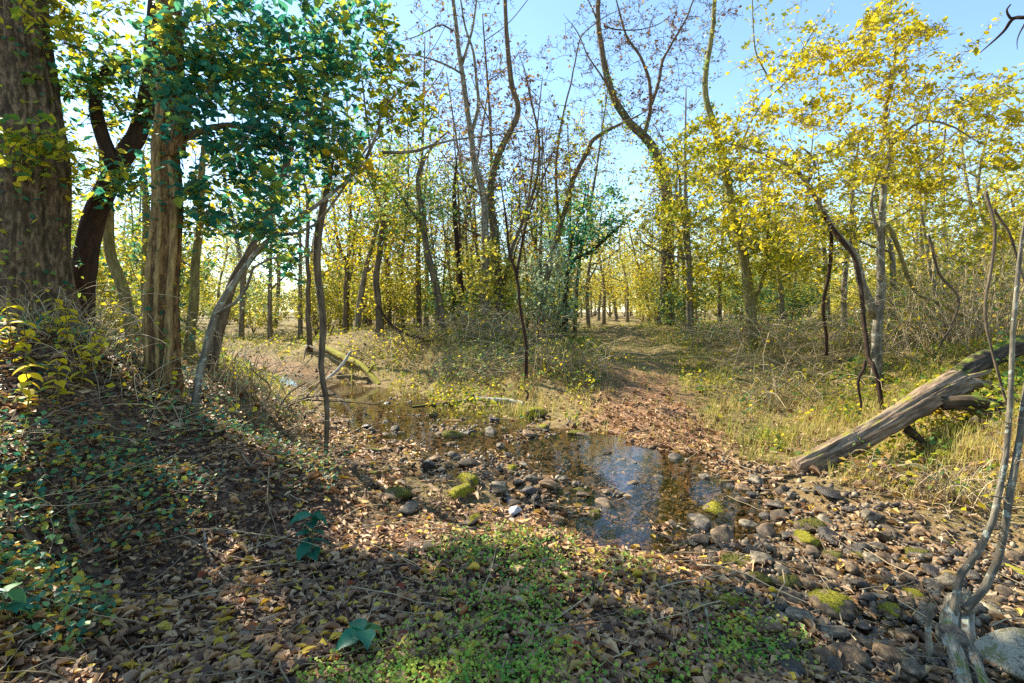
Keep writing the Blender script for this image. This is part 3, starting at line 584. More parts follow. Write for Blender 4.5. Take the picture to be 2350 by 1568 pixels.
tree('yellow_sapling', 'yellow-leaved sapling right of the twin-stem tree with drooping sprays', 'sapling',
     [('trunk', [(2180, 790), (2140, 640), (2118, 500), (2110, 380), (2105, 300), (2120, 200)], 8.8, 10, 4), ('limb', [(2110, 390), (2200, 330), (2290, 300)], 8.7, 5, 2)], BARK_GREY,
     sprays(2220, 320, 120, 90, 8.4, .8, 20, 20, 120, 4, 7) + sprays(2120, 450, 150, 100, 8.6, .8, 20, 10, 110, 4, 8) + sprays(2270, 540, 110, 110, 8.6, .8, 18, 5, 110, 4, 9), dict(YT, per=5, bias=-.06))
tree('slim_tree', 'slim bare-stemmed tree behind the twin-stem tree on the right bank', 'tree',
     [('trunk', [(1937, 770), (1940, 640), (1955, 520), (1960, 400), (1970, 300)], 12.5, 14, 7), ('limb', [(1950, 560), (1985, 500), (2020, 440)], 12.5, 7, 3)], BARK_GREY,
     sprays(1930, 440, 160, 120, 12.5, 1.2, 24, 15, 100, 4, 10) + sprays(1850, 570, 140, 70, 12.5, 1.2, 18, 5, 100, 4, 11), dict(mat=YELLOW, size=.09, per=8, spread=.12, bias=-.16))
def vine(name, label, cat, stems, bark, group=None, wig=.03, segs=7, rough=.08):
    root = None
    for k, (pts, Y, w0, w1) in enumerate(stems):
        S, Ys = limb_pts(pts, Y, n=46, wig=wig); R = np.linspace(w0, w1, 46) * .5 * np.linspace(Ys[0], Ys[-1], 46) / F
        if root is None: root = link(name, None, label=label, cat=cat, group=group); root.location = S[0]
        V, fc, tc = bark_tube(S, R, segs, rough, seed=k); link('stem', mk_mesh(name, V, fc, bark, {'tc': tc}, True), root)
    return root
vine('woody_vine', 'twisted woody vine hanging in front of the twin-stem tree', 'vine', [([(2027, 958), (2002, 843), (1988, 817), (1982, 723), (1974, 657), (1955, 585), (1900, 510)], (7.2, 8.0), 10, 8), ([(1986, 828), (1964, 872), (1972, 930), (1962, 960)], (7.3, 7.2), 7, 4)], BARK_DARK)
vine('woody_vine', 'dark hanging vine left of the twin-stem tree', 'vine', [([(1897, 815), (1888, 697), (1903, 623), (1906, 540), (1890, 490)], (8.9, 8.0), 7, 9)], BARK_DARK)
vine('bent_stem', 'bent brown stem leaning down to the right of the twin-stem tree', 'stem', [([(2036, 515), (2068, 590), (2095, 667), (2135, 690), (2218, 730)], (8.2, 8.4), 11, 5)], BARK_OLIVE)
vine('dead_stem', 'long thin dead stem slanting down across the right thicket', 'stem', [([(2130, 540), (2150, 620), (2195, 680), (2180, 740), (2150, 800)], 7.6, 7, 4)], BARK_MID)
vine('hanging_vine', 'thin vine hanging near the right edge above the log', 'vine', [([(2262, 440), (2275, 560), (2258, 690), (2275, 800), (2300, 900), (2318, 960)], (5.6, 5.2), 7, 5), ([(2280, 480), (2330, 600), (2380, 760)], 5.6, 6, 4)], BARK_MID)
vine('thorny_branch', 'bare thorny branch tip in the upper right corner of the sky', 'branch', [([(2440, -30), (2372, 30), (2330, 40), (2300, 75), (2240, 125)], (3.6, 3.9), 13, 2), ([(2330, 42), (2318, 20), (2326, 5)], 3.7, 6, 3), ([(2372, 32), (2345, 80), (2340, 110)], 3.7, 5, 1)], BARK_DARK)
tree('forked_sapling', 'forked sapling rising from pale roots in the front right corner', 'sapling',
     [('trunk', [(2190, 1440), (2196, 1385), (2213, 1325), (2252, 1265), (2278, 1194), (2290, 1137), (2307, 1055), (2313, 980), (2318, 820), (2340, 640), (2370, 400)], (2.72, 2.9), 16, 8),
      ('limb', [(2215, 1400), (2240, 1382), (2280, 1336), (2302, 1280), (2310, 1205), (2318, 1111), (2338, 1017), (2352, 880), (2380, 700)], (2.72, 2.85), 17, 10)], BARK_GREY, [(2300, 1000, 2.85, 50, 160, .15, 12), (2260, 1200, 2.8, 60, 80, .12, 7)], segs=24, flare=.3, wig=.035, rough=.1, twig=dict(rmax=.006, rmin=.0015))

# ------------------------------------------------------------------ logs, branches, sticks
def log(name, label, pieces, bark, cat='log', lift=None, segs=28, rough=.09, moss_fuzz=0):
    root = None
    for k, (part, pts, Y, w0, w1) in enumerate(pieces):
        Ys = Y
        if Y is None:
            G = [gpx(*q) for q in pts]; P = np.array(G)
        else:
            yy = np.linspace(Y[0], Y[1], len(pts)) if isinstance(Y, tuple) else np.full(len(pts), Y); P = np.array([at(a, b, c_) for (a, b), c_ in zip(pts, yy)])
        dep = P[:, 1]; n = int(np.clip(np.linalg.norm(np.diff(P, axis=0), axis=1).sum() / .05, 10, 90)); S = spline(P, n)
        R = np.linspace(w0, w1, n) * .5 * np.interp(np.linspace(0, 1, n), np.linspace(0, 1, len(dep)), dep) / F
        if Y is None: S[:, 2] = np.maximum(S[:, 2], H(S[:, 0], S[:, 1])) + R * .6
        if root is None: root = link(name, None, label=label, cat=cat); root.location = S[0]
        V, fc, tc = bark_tube(S, R, segs, rough, seed=k + pts[0][0] * .01); b_ = bark[k] if isinstance(bark, list) else bark
        link(part, mk_mesh(name + '_' + part, V, fc, b_, {'tc': tc}, True), root)
    return root
log('fallen_log', 'big weathered fallen log slanting down the right bank to the creek', [('log', [(1832, 1080), (1940, 1024), (2050, 962), (2140, 910), (2205, 876)], (5.2, 5.85), 42, 54), ('branch_stub', [(2080, 985), (2105, 1005), (2135, 1045)], (5.6, 5.4), 22, 10), ('splinter', [(2190, 890), (2235, 880), (2290, 886)], (5.8, 5.7), 30, 8), ('splinter', [(2195, 875), (2245, 862), (2275, 850)], (5.85, 5.9), 18, 5)], [DEADWOOD, DEADDARK, DEADWOOD, DEADWOOD], segs=72, rough=.18)
log('fallen_log', 'dark curved upper log continuing the big weathered log up the bank', [('log', [(2165, 892), (2205, 862), (2250, 832), (2300, 808), (2352, 788)], (6.1, 6.7), 36, 44)], DEADDARK, segs=36, rough=.12)
log('broken_wood', 'dark rotten wood lying in the hollow right of the big log', [('log', [(2160, 925), (2240, 925), (2320, 950), (2420, 985)], (5.6, 5.2), 30, 36), ('splinter', [(2230, 960), (2280, 990), (2350, 1010)], (5.3, 5.1), 18, 8)], DEADDARK, segs=30, rough=.16)
log('fallen_log', 'moss-yellow log at the right edge among sunlit leaves', [('log', [(2090, 1222), (2150, 1240), (2220, 1272), (2300, 1305), (2400, 1350)], (4.0, 3.15), 17, 32)], MOSSLOG, segs=24)
log('fallen_log', 'mossy log slanting down into the far pool', [('log', [(742, 798), (770, 812), (795, 824), (825, 838), (848, 860), (872, 888)], (13.8, 11.7), 15, 15), ('branch', [(845, 858), (856, 840), (868, 836)], 12.1, 7, 3), ('branch', [(806, 832), (808, 860), (806, 886)], (12.8, 12.2), 4, 3)], MOSSLOG, segs=18)
log('pale_branch', 'short pale bare branch propped against the far mossy log', [('branch', [(748, 872), (772, 852), (790, 830), (804, 808)], (12.0, 12.6), 7, 6)], DEADPALE, 'branch', segs=10)
log('pale_log', 'pale fallen log at the foot of the bank beyond the shallow water', [('log', [(1075, 914), (1110, 917), (1150, 919), (1185, 924), (1206, 930)], (9.55, 9.1), 11, 13), ('branch', [(946, 934), (1010, 928), (1066, 921), (1086, 908)], (9.1, 9.5), 5, 9), ('root', [(1203, 926), (1212, 905), (1205, 895)], 9.1, 7, 3), ('root', [(1205, 926), (1222, 940), (1236, 946)], 9.05, 9, 3)], [DEADPALE, DEADDARK, DEADDARK, DEADDARK], segs=16)
log('wet_log', 'dark wet stick lying in the middle of the gravel bed', [('log', [(772, 1046), (830, 1040), (880, 1040), (925, 1034)], None, 10, 9), ('branch', [(810, 1036), (840, 1030), (868, 1034)], None, 6, 4)], DEADDARK, 'stick', segs=14)
log('fallen_branch', 'long bare branch lying across the creek bed at the left bank foot', [('branch', [(512, 946), (560, 943), (607, 946), (660, 930), (700, 915), (770, 905)], (6.6, 7.6), 11, 6), ('twig', [(640, 935), (662, 905), (690, 885), (730, 865)], (7.1, 7.6), 5, 2), ('twig', [(560, 944), (580, 985), (600, 1010)], (6.8, 6.2), 7, 4), ('twig', [(690, 918), (790, 922), (870, 930)], (7.4, 7.4), 4, 2), ('twig', [(600, 945), (620, 890), (580, 850), (575, 830)], (7.0, 7.3), 4, 2), ('twig', [(700, 915), (740, 870), (760, 840)], (7.4, 7.8), 4, 2)], BARK_MID, 'branch', segs=9)
log('fallen_branch', 'arching dead branch resting against the slim centre-left tree', [('branch', [(866, 700), (895, 743), (928, 764), (960, 775), (994, 785)], (13.8, 13.2), 6, 8), ('twig', [(915, 757), (922, 775), (930, 788)], 13.4, 4, 2)], BARK_DARK, 'branch', segs=9)
log('fallen_branch', 'dark branch half buried on the left bank below the big trunks', [('branch', [(75, 850), (167, 868), (267, 890), (350, 918)], None, 15, 13)], DEADDARK, 'branch', segs=14)
log('bank_stick', 'mossy stick on the left bank nearest the picture edge', [('branch', [(12, 1182), (40, 1222), (70, 1264)], None, 20, 16)], DEADWOOD, 'stick', segs=12)
log('bank_stick', 'grey stick stub on the left bank pointing downhill', [('branch', [(158, 1190), (172, 1232), (190, 1276)], None, 16, 15)], DEADWOOD, 'stick', segs=12)
log('fallen_stick', 'bark-covered stick on leaf litter in the lower left corner', [('branch', [(120, 1500), (180, 1530), (262, 1566)], None, 15, 13)], DEADWOOD, 'stick', segs=14)
log('pale_twig', 'thin curved pale twig lying on brown leaves below the left bank', [('branch', [(468, 1226), (474, 1262), (490, 1300), (520, 1346)], None, 6, 5)], DEADPALE, 'twig', segs=8)
log('root_stump', 'grey weathered roots at the foot of the forked sapling', [('root', [(2212, 1388), (2184, 1425), (2176, 1475), (2195, 1530), (2216, 1600)], None, 40, 30), ('root', [(2222, 1395), (2216, 1450), (2232, 1515), (2262, 1600)], None, 32, 22), ('root', [(2235, 1392), (2290, 1415), (2350, 1425)], None, 26, 12)], ROOTWOOD, 'stump', segs=36, rough=.16)
log('broken_stick', 'pale upright broken stick beside the gravel bed', [('branch', [(1628, 1520), (1621, 1460), (1625, 1425), (1617, 1392)], (2.5, 2.5), 8, 5)], ROOTWOOD, 'stick', segs=10)
log('broken_stick', 'grey sawn stub standing left of the forked sapling', [('branch', [(2127, 1560), (2134, 1500), (2130, 1440), (2139, 1386)], (2.5, 2.5), 14, 10)], ROOTWOOD, 'stick', segs=12)
log('fallen_stick', 'pale bare stick lying on stones at the bottom right', [('branch', [(1996, 1484), (2060, 1520), (2135, 1572)], None, 10, 13)], DEADPALE, 'stick', segs=10)
log('fallen_stick', 'thin stick lying above the gravel bed at the tip of the big log', [('branch', [(1610, 1108), (1700, 1106), (1790, 1100), (1880, 1085)], None, 6, 5)], DEADWOOD, 'stick', segs=8)

# ------------------------------------------------------------------ stones
def ico(sub):
    import bmesh
    bm = bmesh.new(); bmesh.ops.create_icosphere(bm, subdivisions=sub, radius=1); bm.verts.ensure_lookup_table()
    V = np.array([v.co[:] for v in bm.verts]); Fc = np.array([[v.index for v in f.verts] for f in bm.faces]); bm.free(); return V, Fc
I1, I2, I3 = ico(1), ico(2), ico(3)
def rock_shape(I, s):
    V, Fc = I; V = V.copy(); r = np.random.default_rng(s)
    for _ in range(14):                                   # planar chips give broken, angular stones
        nrm = norm(r.normal(size=(1, 3)))[0]; d = r.uniform(.42, .8); k = V @ nrm; V -= np.maximum(k - d, 0)[:, None] * nrm * .9
    V *= (1.25 + .12 * fbm(V * 1.9 + s * 3.3, 3) + .03 * fbm(V * 9 + s, 2))[:, None]
    V *= np.array([1, r.uniform(.65, .95), r.uniform(.45, .75)]); return V, Fc
NV = 8
rock_me = {}
for mi, mm in enumerate(ROCKS + [ROCK_PALE, ROCK_LICHEN]):
    for v in range(NV):
        V, Fc = rock_shape(I3, v * 11 + mi); rock_me[mi, v] = mk_mesh('stone', V, Fc, mm, None, True)
moss_me = {}
for v in range(NV):
    for mi, mm in enumerate((MOSS_Y, MOSS_D)):
        V, Fc = rock_shape(I3, v * 11 + 0); c0 = V * (1.02 + .07 * fbm(V * 3.1 + v, 3) + .04 * fbm(V * 11, 2))[:, None]; c0[:, 2] += .02
        edge = .12 + .42 * fbm(V[:, :] * 2.2 + 9 + v, 2); c0 = np.where((V[:, 2] > edge)[:, None], c0, V * .9)
        k = (V[Fc][:, :, 2] > edge[Fc] - .25).any(1); top = c0[V[:, 2] > edge + .08]
        # moss tufts: short tapering blades standing off the cushion
        T = top[rng.integers(0, len(top), 900)] + rng.normal(size=(900, 3)) * .04; dr = norm(T + rng.normal(size=(900, 3)) * .5)
        sd = norm(np.cross(dr, rng.normal(size=(900, 3)))) * .02; tip = T + dr * rng.uniform(.02, .06, (900, 1))
        TV = np.stack([T - sd, T + sd, tip], 1).reshape(-1, 3); TF = np.arange(2700).reshape(-1, 3) + len(c0)
        moss_me[mi, v] = mk_mesh('moss', np.vstack([c0, TV]), [Fc[k], TF], mm, None, False)
def stone(x, y, r, mi, v, sink=.3, moss=None, label=None, group=None, z=None, name='creek_stone', flat=1.0, rot=None):
    z = (h1(x, y) if z is None else z)
    o = link(name, rock_me[mi, v % NV], None, (x, y, z + r * .6 * flat * (1 - 2 * sink)), label, 'stone', group)
    o.scale = (r, r, r * flat); o.rotation_euler = (rng.uniform(-.25, .25), rng.uniform(-.25, .25), rng.uniform(0, 6.28) if rot is None else rot)
    if moss is not None:
        o.rotation_euler = (rng.uniform(-.1, .1), rng.uniform(-.1, .1), o.rotation_euler[2]); c = link('moss', moss_me[moss, v % NV], o, (0, 0, 0))
    return o
placed = []
def stone_px(px, py, w, mi, moss=None, label=None, group=None, flat=1.0, v=None, name='creek_stone', sink=.22):
    g = gpx(px, py + w * .12); r = w * .5 * g[1] / F; placed.append((g[0], g[1], r))
    return stone(g[0], g[1], r * 1.15, mi, rng.integers(0, NV) if v is None else v, sink, moss, label, group, g[2], name, flat)
for a in [
    (1076, 1112, 58, 0, 0, 'bright moss-covered stone, upper of two beside the shallow water'), (1061, 1142, 62, 0, 0, 'bright moss-covered stone, lower of two beside the shallow water'),
    (1086, 1196, 46, 0, 0, 'yellow-moss stone in front of the two moss-covered stones'), (1172, 1080, 34, 0, 0, 'small moss-capped stone right of the two moss-covered stones'),
    (1039, 1003, 42, 0, 1, 'dark-moss stone at the edge of the upper shallow water'), (913, 1140, 60, 0, 1, 'large dark mossy stone at the left edge of the gravel bed'),
    (861, 1092, 40, 0, 1, 'dull mossy stone near the foot of the thin dead stem'), (1228, 955, 48, 0, 0, 'round mossy stone below the pale log at the bank foot'), (1249, 981, 30, 0, 0, 'small mossy stone just below the round mossy stone'),
    (1329, 996, 46, 0, 1, 'dark-moss stone at the waterline before the path'), (995, 959, 24, 0, 1, 'tiny moss-topped stone in the far shallows'),
    (1645, 1186, 78, 0, 0, 'wide moss-covered stone at the right edge of the water'), (1849, 1241, 60, 3, 0, 'orange-tan boulder with moss top in the gravel bed'), (1855, 1213, 56, 0, 1, 'dark-moss stone right behind the orange-tan boulder'),
    (1918, 1391, 88, 0, 0, 'brightest fluffy moss-covered stone in the right gravel bed'), (2102, 1375, 42, 0, 0, 'small bright-moss stone left of the forked sapling'), (1679, 1393, 66, 0, 0, 'low moss-covered stone at the near edge of the gravel bed'),
    (1742, 1334, 52, 0, 1, 'mossy stone in the middle of the right gravel bed'), (1814, 1344, 56, 0, 1, 'slanting mossy stone right of the middle mossy stone'), (1682, 1293, 68, 0, 1, 'large dark mossy boulder at the near side of the water outlet'),
    (1915, 1278, 46, 0, 1, 'upright mossy stone beyond the brightest moss stone'), (1963, 1274, 42, 2, 1, 'dark wet stone with moss patch right of the upright mossy stone'), (2106, 1278, 50, 1, 1, 'grey stone with moss cap left of the moss-yellow log'),
    (1776, 1421, 46, 1, 1, 'grey half-mossy stone in the near gravel bed'), (2040, 1415, 60, 0, 0, 'long low moss stone right of the brightest moss stone'), (1363, 1184, 44, 0, 1, 'brown-moss stone standing in the main channel'), (1330, 1130, 36, 0, 1, 'olive stone on the leaf island in the channel')]:
    px, py, w, mi, mo, lb = a; stone_px(px, py, w, mi, mo, lb, name='mossy_stone', flat=.78, sink=.28)
for px, py, w, mi, fl, lb in [
    (941, 1166, 50, 1, .55, 'flat grey stone beside the large dark mossy stone'), (1183, 1178, 28, 4, 1.2, 'bright white pointed stone at the near waterline'), (1425, 1065, 34, 1, .8, 'smooth grey stone in the blue water channel'),
    (1388, 1166, 46, 0, .7, 'brown stone right of the brown-moss stone in the channel'), (1348, 1106, 34, 3, .9, 'tan stone above the leaf island in the channel'), (1390, 1127, 46, 0, .45, 'flat tan stone lying in the blue channel'),
    (1513, 1108, 34, 1, 1.0, 'grey stone at the far right end of the water'), (1455, 1143, 42, 1, .8, 'grey-brown stone right of the blue channel'), (1667, 1230, 50, 1, 1.0, 'rough grey stone below the wide moss-covered stone'),
    (1607, 1242, 44, 0, 1.0, 'brown stone left of the rough grey stone'), (1720, 1271, 42, 0, 1.0, 'rounded brown stone right of the large dark mossy boulder'), (1978, 1259, 44, 2, .8, 'dark lichen-flecked stone in the right gravel bed'),
    (1952, 1511, 64, 0, .9, 'large brown stone at the bottom of the gravel bed'), (1915, 1545, 50, 2, 1.1, 'blue-grey rounded stone at the bottom edge'), (1907, 1458, 54, 1, .9, 'pale grey stone below the brightest moss stone'),
    (1975, 1440, 50, 2, .8, 'dark stone right of the pale grey stone'), (1896, 1203, 40, 1, .8, 'purple-grey stone at the top of the right gravel bed'), (1997, 1193, 50, 1, .9, 'pale pink-grey stone near the dry brush'), (1798, 1132, 34, 0, 1.0, 'upright brown stone near the tip of the big log'),
    (1046, 1053, 30, 1, 1.0, 'grey stone above the two moss-covered stones'), (1212, 997, 30, 3, .9, 'tan stone between the upper shallows and the path')]:
    stone_px(px, py, w, mi, None, lb, flat=fl)
stone_px(2325, 1525, 165, 5, None, 'large pale lichen-covered boulder in the bottom right corner', name='lichen_boulder', v=3, flat=1.0, sink=.3)
ZONES = [('right', 185, 'stone of the dry gravel bed at the lower right', 'stones of the right gravel bed'), ('mid', 120, 'small stone of the leafy gravel bar around the shallow water', 'stones of the middle gravel bar')]
for zn, cnt, lb, gp in ZONES:
    k = 0; tries = 0
    while k < cnt and tries < 6000:
        tries += 1
        if zn == 'right': px, py = rng.uniform(1560, 2330), rng.uniform(1090, 1560)
        else: px, py = rng.uniform(640, 1560), rng.uniform(915, 1215)
        if zn == 'right' and px < 1560 + (py - 1200) * .6: continue
        if zn == 'mid' and py > 1000 + (px - 640) * .6: continue
        Y = 1.68 * F / (py - HY); x = (px - CX) / F * Y
        if creek_m(np.array([x]), np.array([Y]))[0] < .45: continue
        r = float(np.clip(rng.lognormal(-2.85, .4), .03, .15)) * (.98 if zn == 'right' else .85)
        if any((x - a) ** 2 + (Y - b_) ** 2 < (.8 * (r + c_)) ** 2 for a, b_, c_ in placed): continue
        placed.append((x, Y, r)); mi = int(rng.choice([0, 1, 2, 3], p=[.36, .27, .22, .15])); adj = ['brown', 'grey-buff', 'dark wet', 'tan'][mi]; stone(x, Y, r, mi, int(rng.integers(0, NV)), rng.uniform(-.05, .22), None, adj + ' ' + lb, adj + ' ' + gp, None, 'creek_stone', rng.uniform(.55, 1.0)); k += 1
# pebbles too many to count
x, y = sample_xy(40000, 2.0, 19, 1.2); kk = rng.random(len(x)) < creek_m(x, y) * 1.2; x, y = x[kk], y[kk]
if len(x) > 14000: x, y = x[:14000], y[:14000]
V0, F0 = ico(1)[0], ico(1)[1]; V0 = V0 * (1 + .45 * fbm(V0 * 1.7, 2))[:, None]; N = len(x); sz = np.clip(rng.lognormal(-4.0, .45, N), .005, .032) * (1 + y * .03)
A = frames(N, .3); V = np.einsum('nvk,nkj->nvj', V0[None] * (sz[:, None] * np.stack([rng.uniform(.8, 1.3, N), rng.uniform(.6, 1, N), rng.uniform(.35, .8, N)], 1))[:, None, :], A) + on_ground(x, y, .012)[:, None, :]
PEB = leaf_mat('pebble', [(0, '#2c2620'), (.3, '#54483a'), (.6, '#7f6c50'), (.85, '#6a5f50'), (1, '#a89878')], 0, .6)
link('gravel', mk_mesh('gravel', V.reshape(-1, 3), (np.arange(N)[:, None, None] * len(V0) + F0[None]).reshape(-1, 3), PEB, {'rnd': np.repeat(rng.random(N), len(V0))}), kind='stuff', label='small pebbles of the creek bed')

# ------------------------------------------------------------------ fallen leaves
def litter(name, x, y, size, matl, label, dz=.012, flat=.55, rnd=None):
    N = len(x); P = on_ground(x, y, dz + rng.random(N) * .02)
    leaf_obj(name, P, size * np.clip(rng.lognormal(-.12, .42, N), .3, 2.0), matl, up=.7, flat=flat, tpl=L6, tf=L6F, curl=rng.uniform(-2.5, 4, N), aspect=rng.uniform(.45, 1.0, N), kind='stuff', label=label, rnd=rnd)
x, y = sample_xy(64000, 1.7, 8, 1.2); k = (near_m(x, y) > .3) | ((x < -1.0) & (y < 8)); k &= creek_m(x, y) < .75; x, y = x[k], y[k]
litter('leaf_litter', x, y, .052, LITTER, 'brown leaf litter on the near bank')
x, y = sample_xy(110000, 3.0, 20, 1.2); k = (rng.random(len(x)) < path_m(x, y) * np.clip((12 - y) / 4, .06, 1)) & (H(x, y) > -.02) & (y > 5); x, y = x[k], y[k]
litter('leaf_litter', x, y, .065, PATHLEAF, 'reddish brown fallen leaves on the path')
x, y = sample_xy(60000, 1.9, 18, 1.3); k = (rng.random(len(x)) < creek_m(x, y) * .45) & (n2(x, y, 1.6, 2, 12) > -.25 - .5 * (x > 1.3)); x, y = x[k], y[k]
litter('leaf_litter', x, y, .048, LITTERTAN, 'sunlit fallen leaves between the creek stones', dz=.02)
x, y = sample_xy(50000, 3, 16, 1.0); k = (creek_m(x, y) < .3) & (path_m(x, y) < .3) & (near_m(x, y) < .4) & (y > 4) & (rng.random(len(x)) < .45); x, y = x[k], y[k]
litter('leaf_litter', x, y, .07, LITTERTAN, 'scattered fallen leaves on the far and right banks', dz=.03)
n_ = 620; x, y = sample_xy(n_, 1.9, 9, 1.0); k = creek_m(x, y) < 1.1; x, y = x[k], y[k]; N = len(x); th = rng.uniform(0, 6.28, N); L = rng.uniform(.06, .38, N); tt = np.linspace(-1, 1, 5)
P = np.stack([x[:, None] + np.cos(th)[:, None] * L[:, None] * tt + rng.normal(size=(N, 5)) * .012, y[:, None] + np.sin(th)[:, None] * L[:, None] * tt + rng.normal(size=(N, 5)) * .012, np.zeros((N, 5))], -1); P[:, :, 2] = H(P[:, :, 0], P[:, :, 1]) + .03 + rng.random((N, 1)) * .03
V, Q, tc = tube_batch(P, np.broadcast_to(np.linspace(1.3, .6, 5), (N, 5)) * rng.uniform(.0015, .0045, (N, 1)), 4); link('twig_litter', mk_mesh('twig_litter', V, Q, DRYSTEM, {'rnd': np.repeat(rng.random(N) * .7, 20)}, True), kind='stuff', label='small dead twigs scattered over the leaf litter')
lm = {}
for kk_, mm in (('y', YLEAF), ('o', ORLEAF), ('b', LITTERTAN)):
    for v in range(8):
        t = L6.copy(); t[:, 1] -= .5; t[:, 2] *= rng.uniform(.5, 2.5); t[:, 0] *= rng.uniform(.8, 1.35); lm[kk_, v] = mk_mesh('fallen_leaf', t, L6F, mm, {'rnd': np.full(6, (v + .5) / 8)})
k = 0
while k < 230:
    px, py = rng.uniform(0, 1750), rng.uniform(1180, 1568)
    if px > 1350 and py < 1250: continue
    Y = 1.58 * F / (py - HY); x = (px - CX) / F * Y
    if x < -1.6: g = gpx(px, py); x, Y = g[0], g[1]
    kd = rng.choice(['y', 'y', 'y', 'b', 'o'], p=[.3, .25, .15, .2, .1])
    lb, gp = {'y': ('yellow oval fallen leaf lying on the brown litter near the camera', 'yellow leaves on the near ground'), 'o': ('rust-orange fallen leaf lying on the brown litter near the camera', 'orange leaves on the near ground'), 'b': ('pale tan curled fallen leaf on the brown litter near the camera', 'tan leaves on the near ground')}[kd]
    wh = 'on the lower left slope' if px < 550 else ('in the lower middle of the picture' if px < 1150 else 'beside the gravel bed'); lb = lb.replace('near the camera', wh); gp = gp + ' ' + wh
    o = link('fallen_leaf', lm[kd, int(rng.integers(0, 8))], None, (x, Y, h1(x, Y) + .035), lb, 'leaf', gp); s = rng.uniform(.045, .085); o.scale = (s, s, s); o.rotation_euler = (rng.uniform(-.4, .4), rng.uniform(-.4, .4), rng.uniform(0, 6.28)); k += 1
g = gpx(1188, 1402); o = link('fallen_leaf', lm['b', 6], None, (g[0], g[1], g[2] + .05), 'large pale tan leaf lying on the green ground cover', 'leaf'); o.scale = (.1, .1, .1); o.rotation_euler = (.25, .1, 1.5)

# ------------------------------------------------------------------ ground plants
def cover_m(px_c, py_c, rx, ry, x, y, z):
    px = CX + x / y * F; py = HY + (ZC - z) / y * F; return ((px - px_c) / rx) ** 2 + ((py - py_c) / ry) ** 2
gA, gB, gC = gpx(1230, 1340), gpx(1080, 1560), gpx(1720, 1500)
x, y = sample_xy(90000, 1.7, 4.6, 1.2, 1.0, .4); nn = n2(x, y, 2.4, 3, 21)
d = np.minimum(np.hypot((x - gA[0]) / .62, (y - gA[1]) / .75), np.minimum(np.hypot((x - gB[0]) / .45, (y - gB[1]) / .22), np.hypot((x - gC[0]) / .22, (y - gC[1]) / .25)))
k = rng.random(len(x)) < np.clip(1.25 - d + .9 * nn, 0, 1) * .95; x, y = x[k][:42000], y[k][:42000]
P = on_ground(x, y, .015); P[:, 2] += rng.random(len(P)) * .05
leaf_obj('ground_cover', P, .0165 * rng.uniform(.6, 1.5, len(P)), CLOVER, up=.9, aspect=np.full(len(P), 1.5), kind='stuff', label='low green clover-like plants on the near ground', rnd=np.clip(rng.random(len(x)) * .7 + .3 * n2(x, y, 5, 2, 4) + .15, 0, 1))
x, y = sample_xy(60000, 1.8, 8, 1.2); k = (x < -1.25) & (H(x, y) > .16) & (rng.random(len(x)) < np.clip(.55 + .8 * n2(x, y, 1.7, 2, 31), 0, 1)) & (y > 2.2); x, y = x[k][:17000], y[k][:17000]
P = on_ground(x, y, .03); P[:, 2] += rng.random(len(P)) ** 2 * .14
leaf_obj('ground_ivy', P, .036 * rng.uniform(.6, 1.4, len(P)), IVY, up=.7, tpl=L6, tf=L6F, aspect=np.full(len(P), 1.3), kind='stuff', label='dark green creeper leaves covering the left bank')
# grass
B6 = np.array([[-.5, 0, 0], [.5, 0, 0], [.4, .12, .5], [-.4, .12, .5], [.08, .42, .95], [-.08, .42, .95]], float); B6F = np.array([[0, 1, 2, 3], [3, 2, 4, 5]])
def grass(name, x, y, hgt, wid, matl, label, rnd=None):
    N = len(x); th = rng.uniform(0, 2 * np.pi, N); ln = rng.uniform(.2, 1.6, N); h_ = hgt * rng.uniform(.5, 1.4, N)
    t = np.broadcast_to(B6, (N, 6, 3)) * np.stack([wid * (1 + y * .06), h_ * ln, h_], 1)[:, None, :]
    c_, s_ = np.cos(th)[:, None], np.sin(th)[:, None]; V = np.stack([t[..., 0] * c_ - t[..., 1] * s_, t[..., 0] * s_ + t[..., 1] * c_, t[..., 2]], -1) + on_ground(x, y, -.01)[:, None, :]
    link(name, mk_mesh(name, V.reshape(-1, 3), (np.arange(N)[:, None, None] * 6 + B6F[None]).reshape(-1, 4), matl, {'rnd': np.repeat(rng.random(N) if rnd is None else rnd, 6)}), kind='stuff', label=label)
x, y = sample_xy(220000, 4.2, 30, 1.15); b_ = creek_m(x, y); pm = path_m(x, y)
k = (b_ < .25) & (near_m(x, y) < .3) & ~((x < -1.3) & (y < 8.5)) & ~((x < 1.6) & (y < 6.3)) & (rng.random(len(x)) < (1 - pm * .93) * np.clip(.45 + .5 * n2(x, y, .9, 2, 41) + .8 * n2(x, y, 3.2, 2, 42), .05, 1)); x, y = x[k][:100000], y[k][:100000]
rr = np.clip(rng.random(len(x)) * .6 + .35 * n2(x, y, .5, 2, 44) + .22, 0, 1)
grass('grass', x, y, np.clip(.16 + .07 * n2(x, y, .6, 2, 45) + .09 * n2(x, y, 2.4, 2, 46), .05, .4), .006, GRASS, 'dry yellow-green grass on the far and right banks', rr)
x, y = sample_xy(50000, 8, 45, .9, .8); k = (seg_dist(x, y, PATH) < 1.9) & (y > 10); x, y = x[k], y[k]; grass('grass', x, y, .07, .008, GRASSG, 'short green grass on the far path')
x, y = sample_xy(12000, 2, 7, 1.2, 1.0); k = (near_m(x, y) > .3) & (n2(x, y, 2, 2, 51) > .25) & (x > -1.2) & (creek_m(x, y) < .6); x, y = x[k][:1800], y[k][:1800]; grass('grass', x, y, .06, .004, GRASSG, 'thin green grass tufts on the near ground')

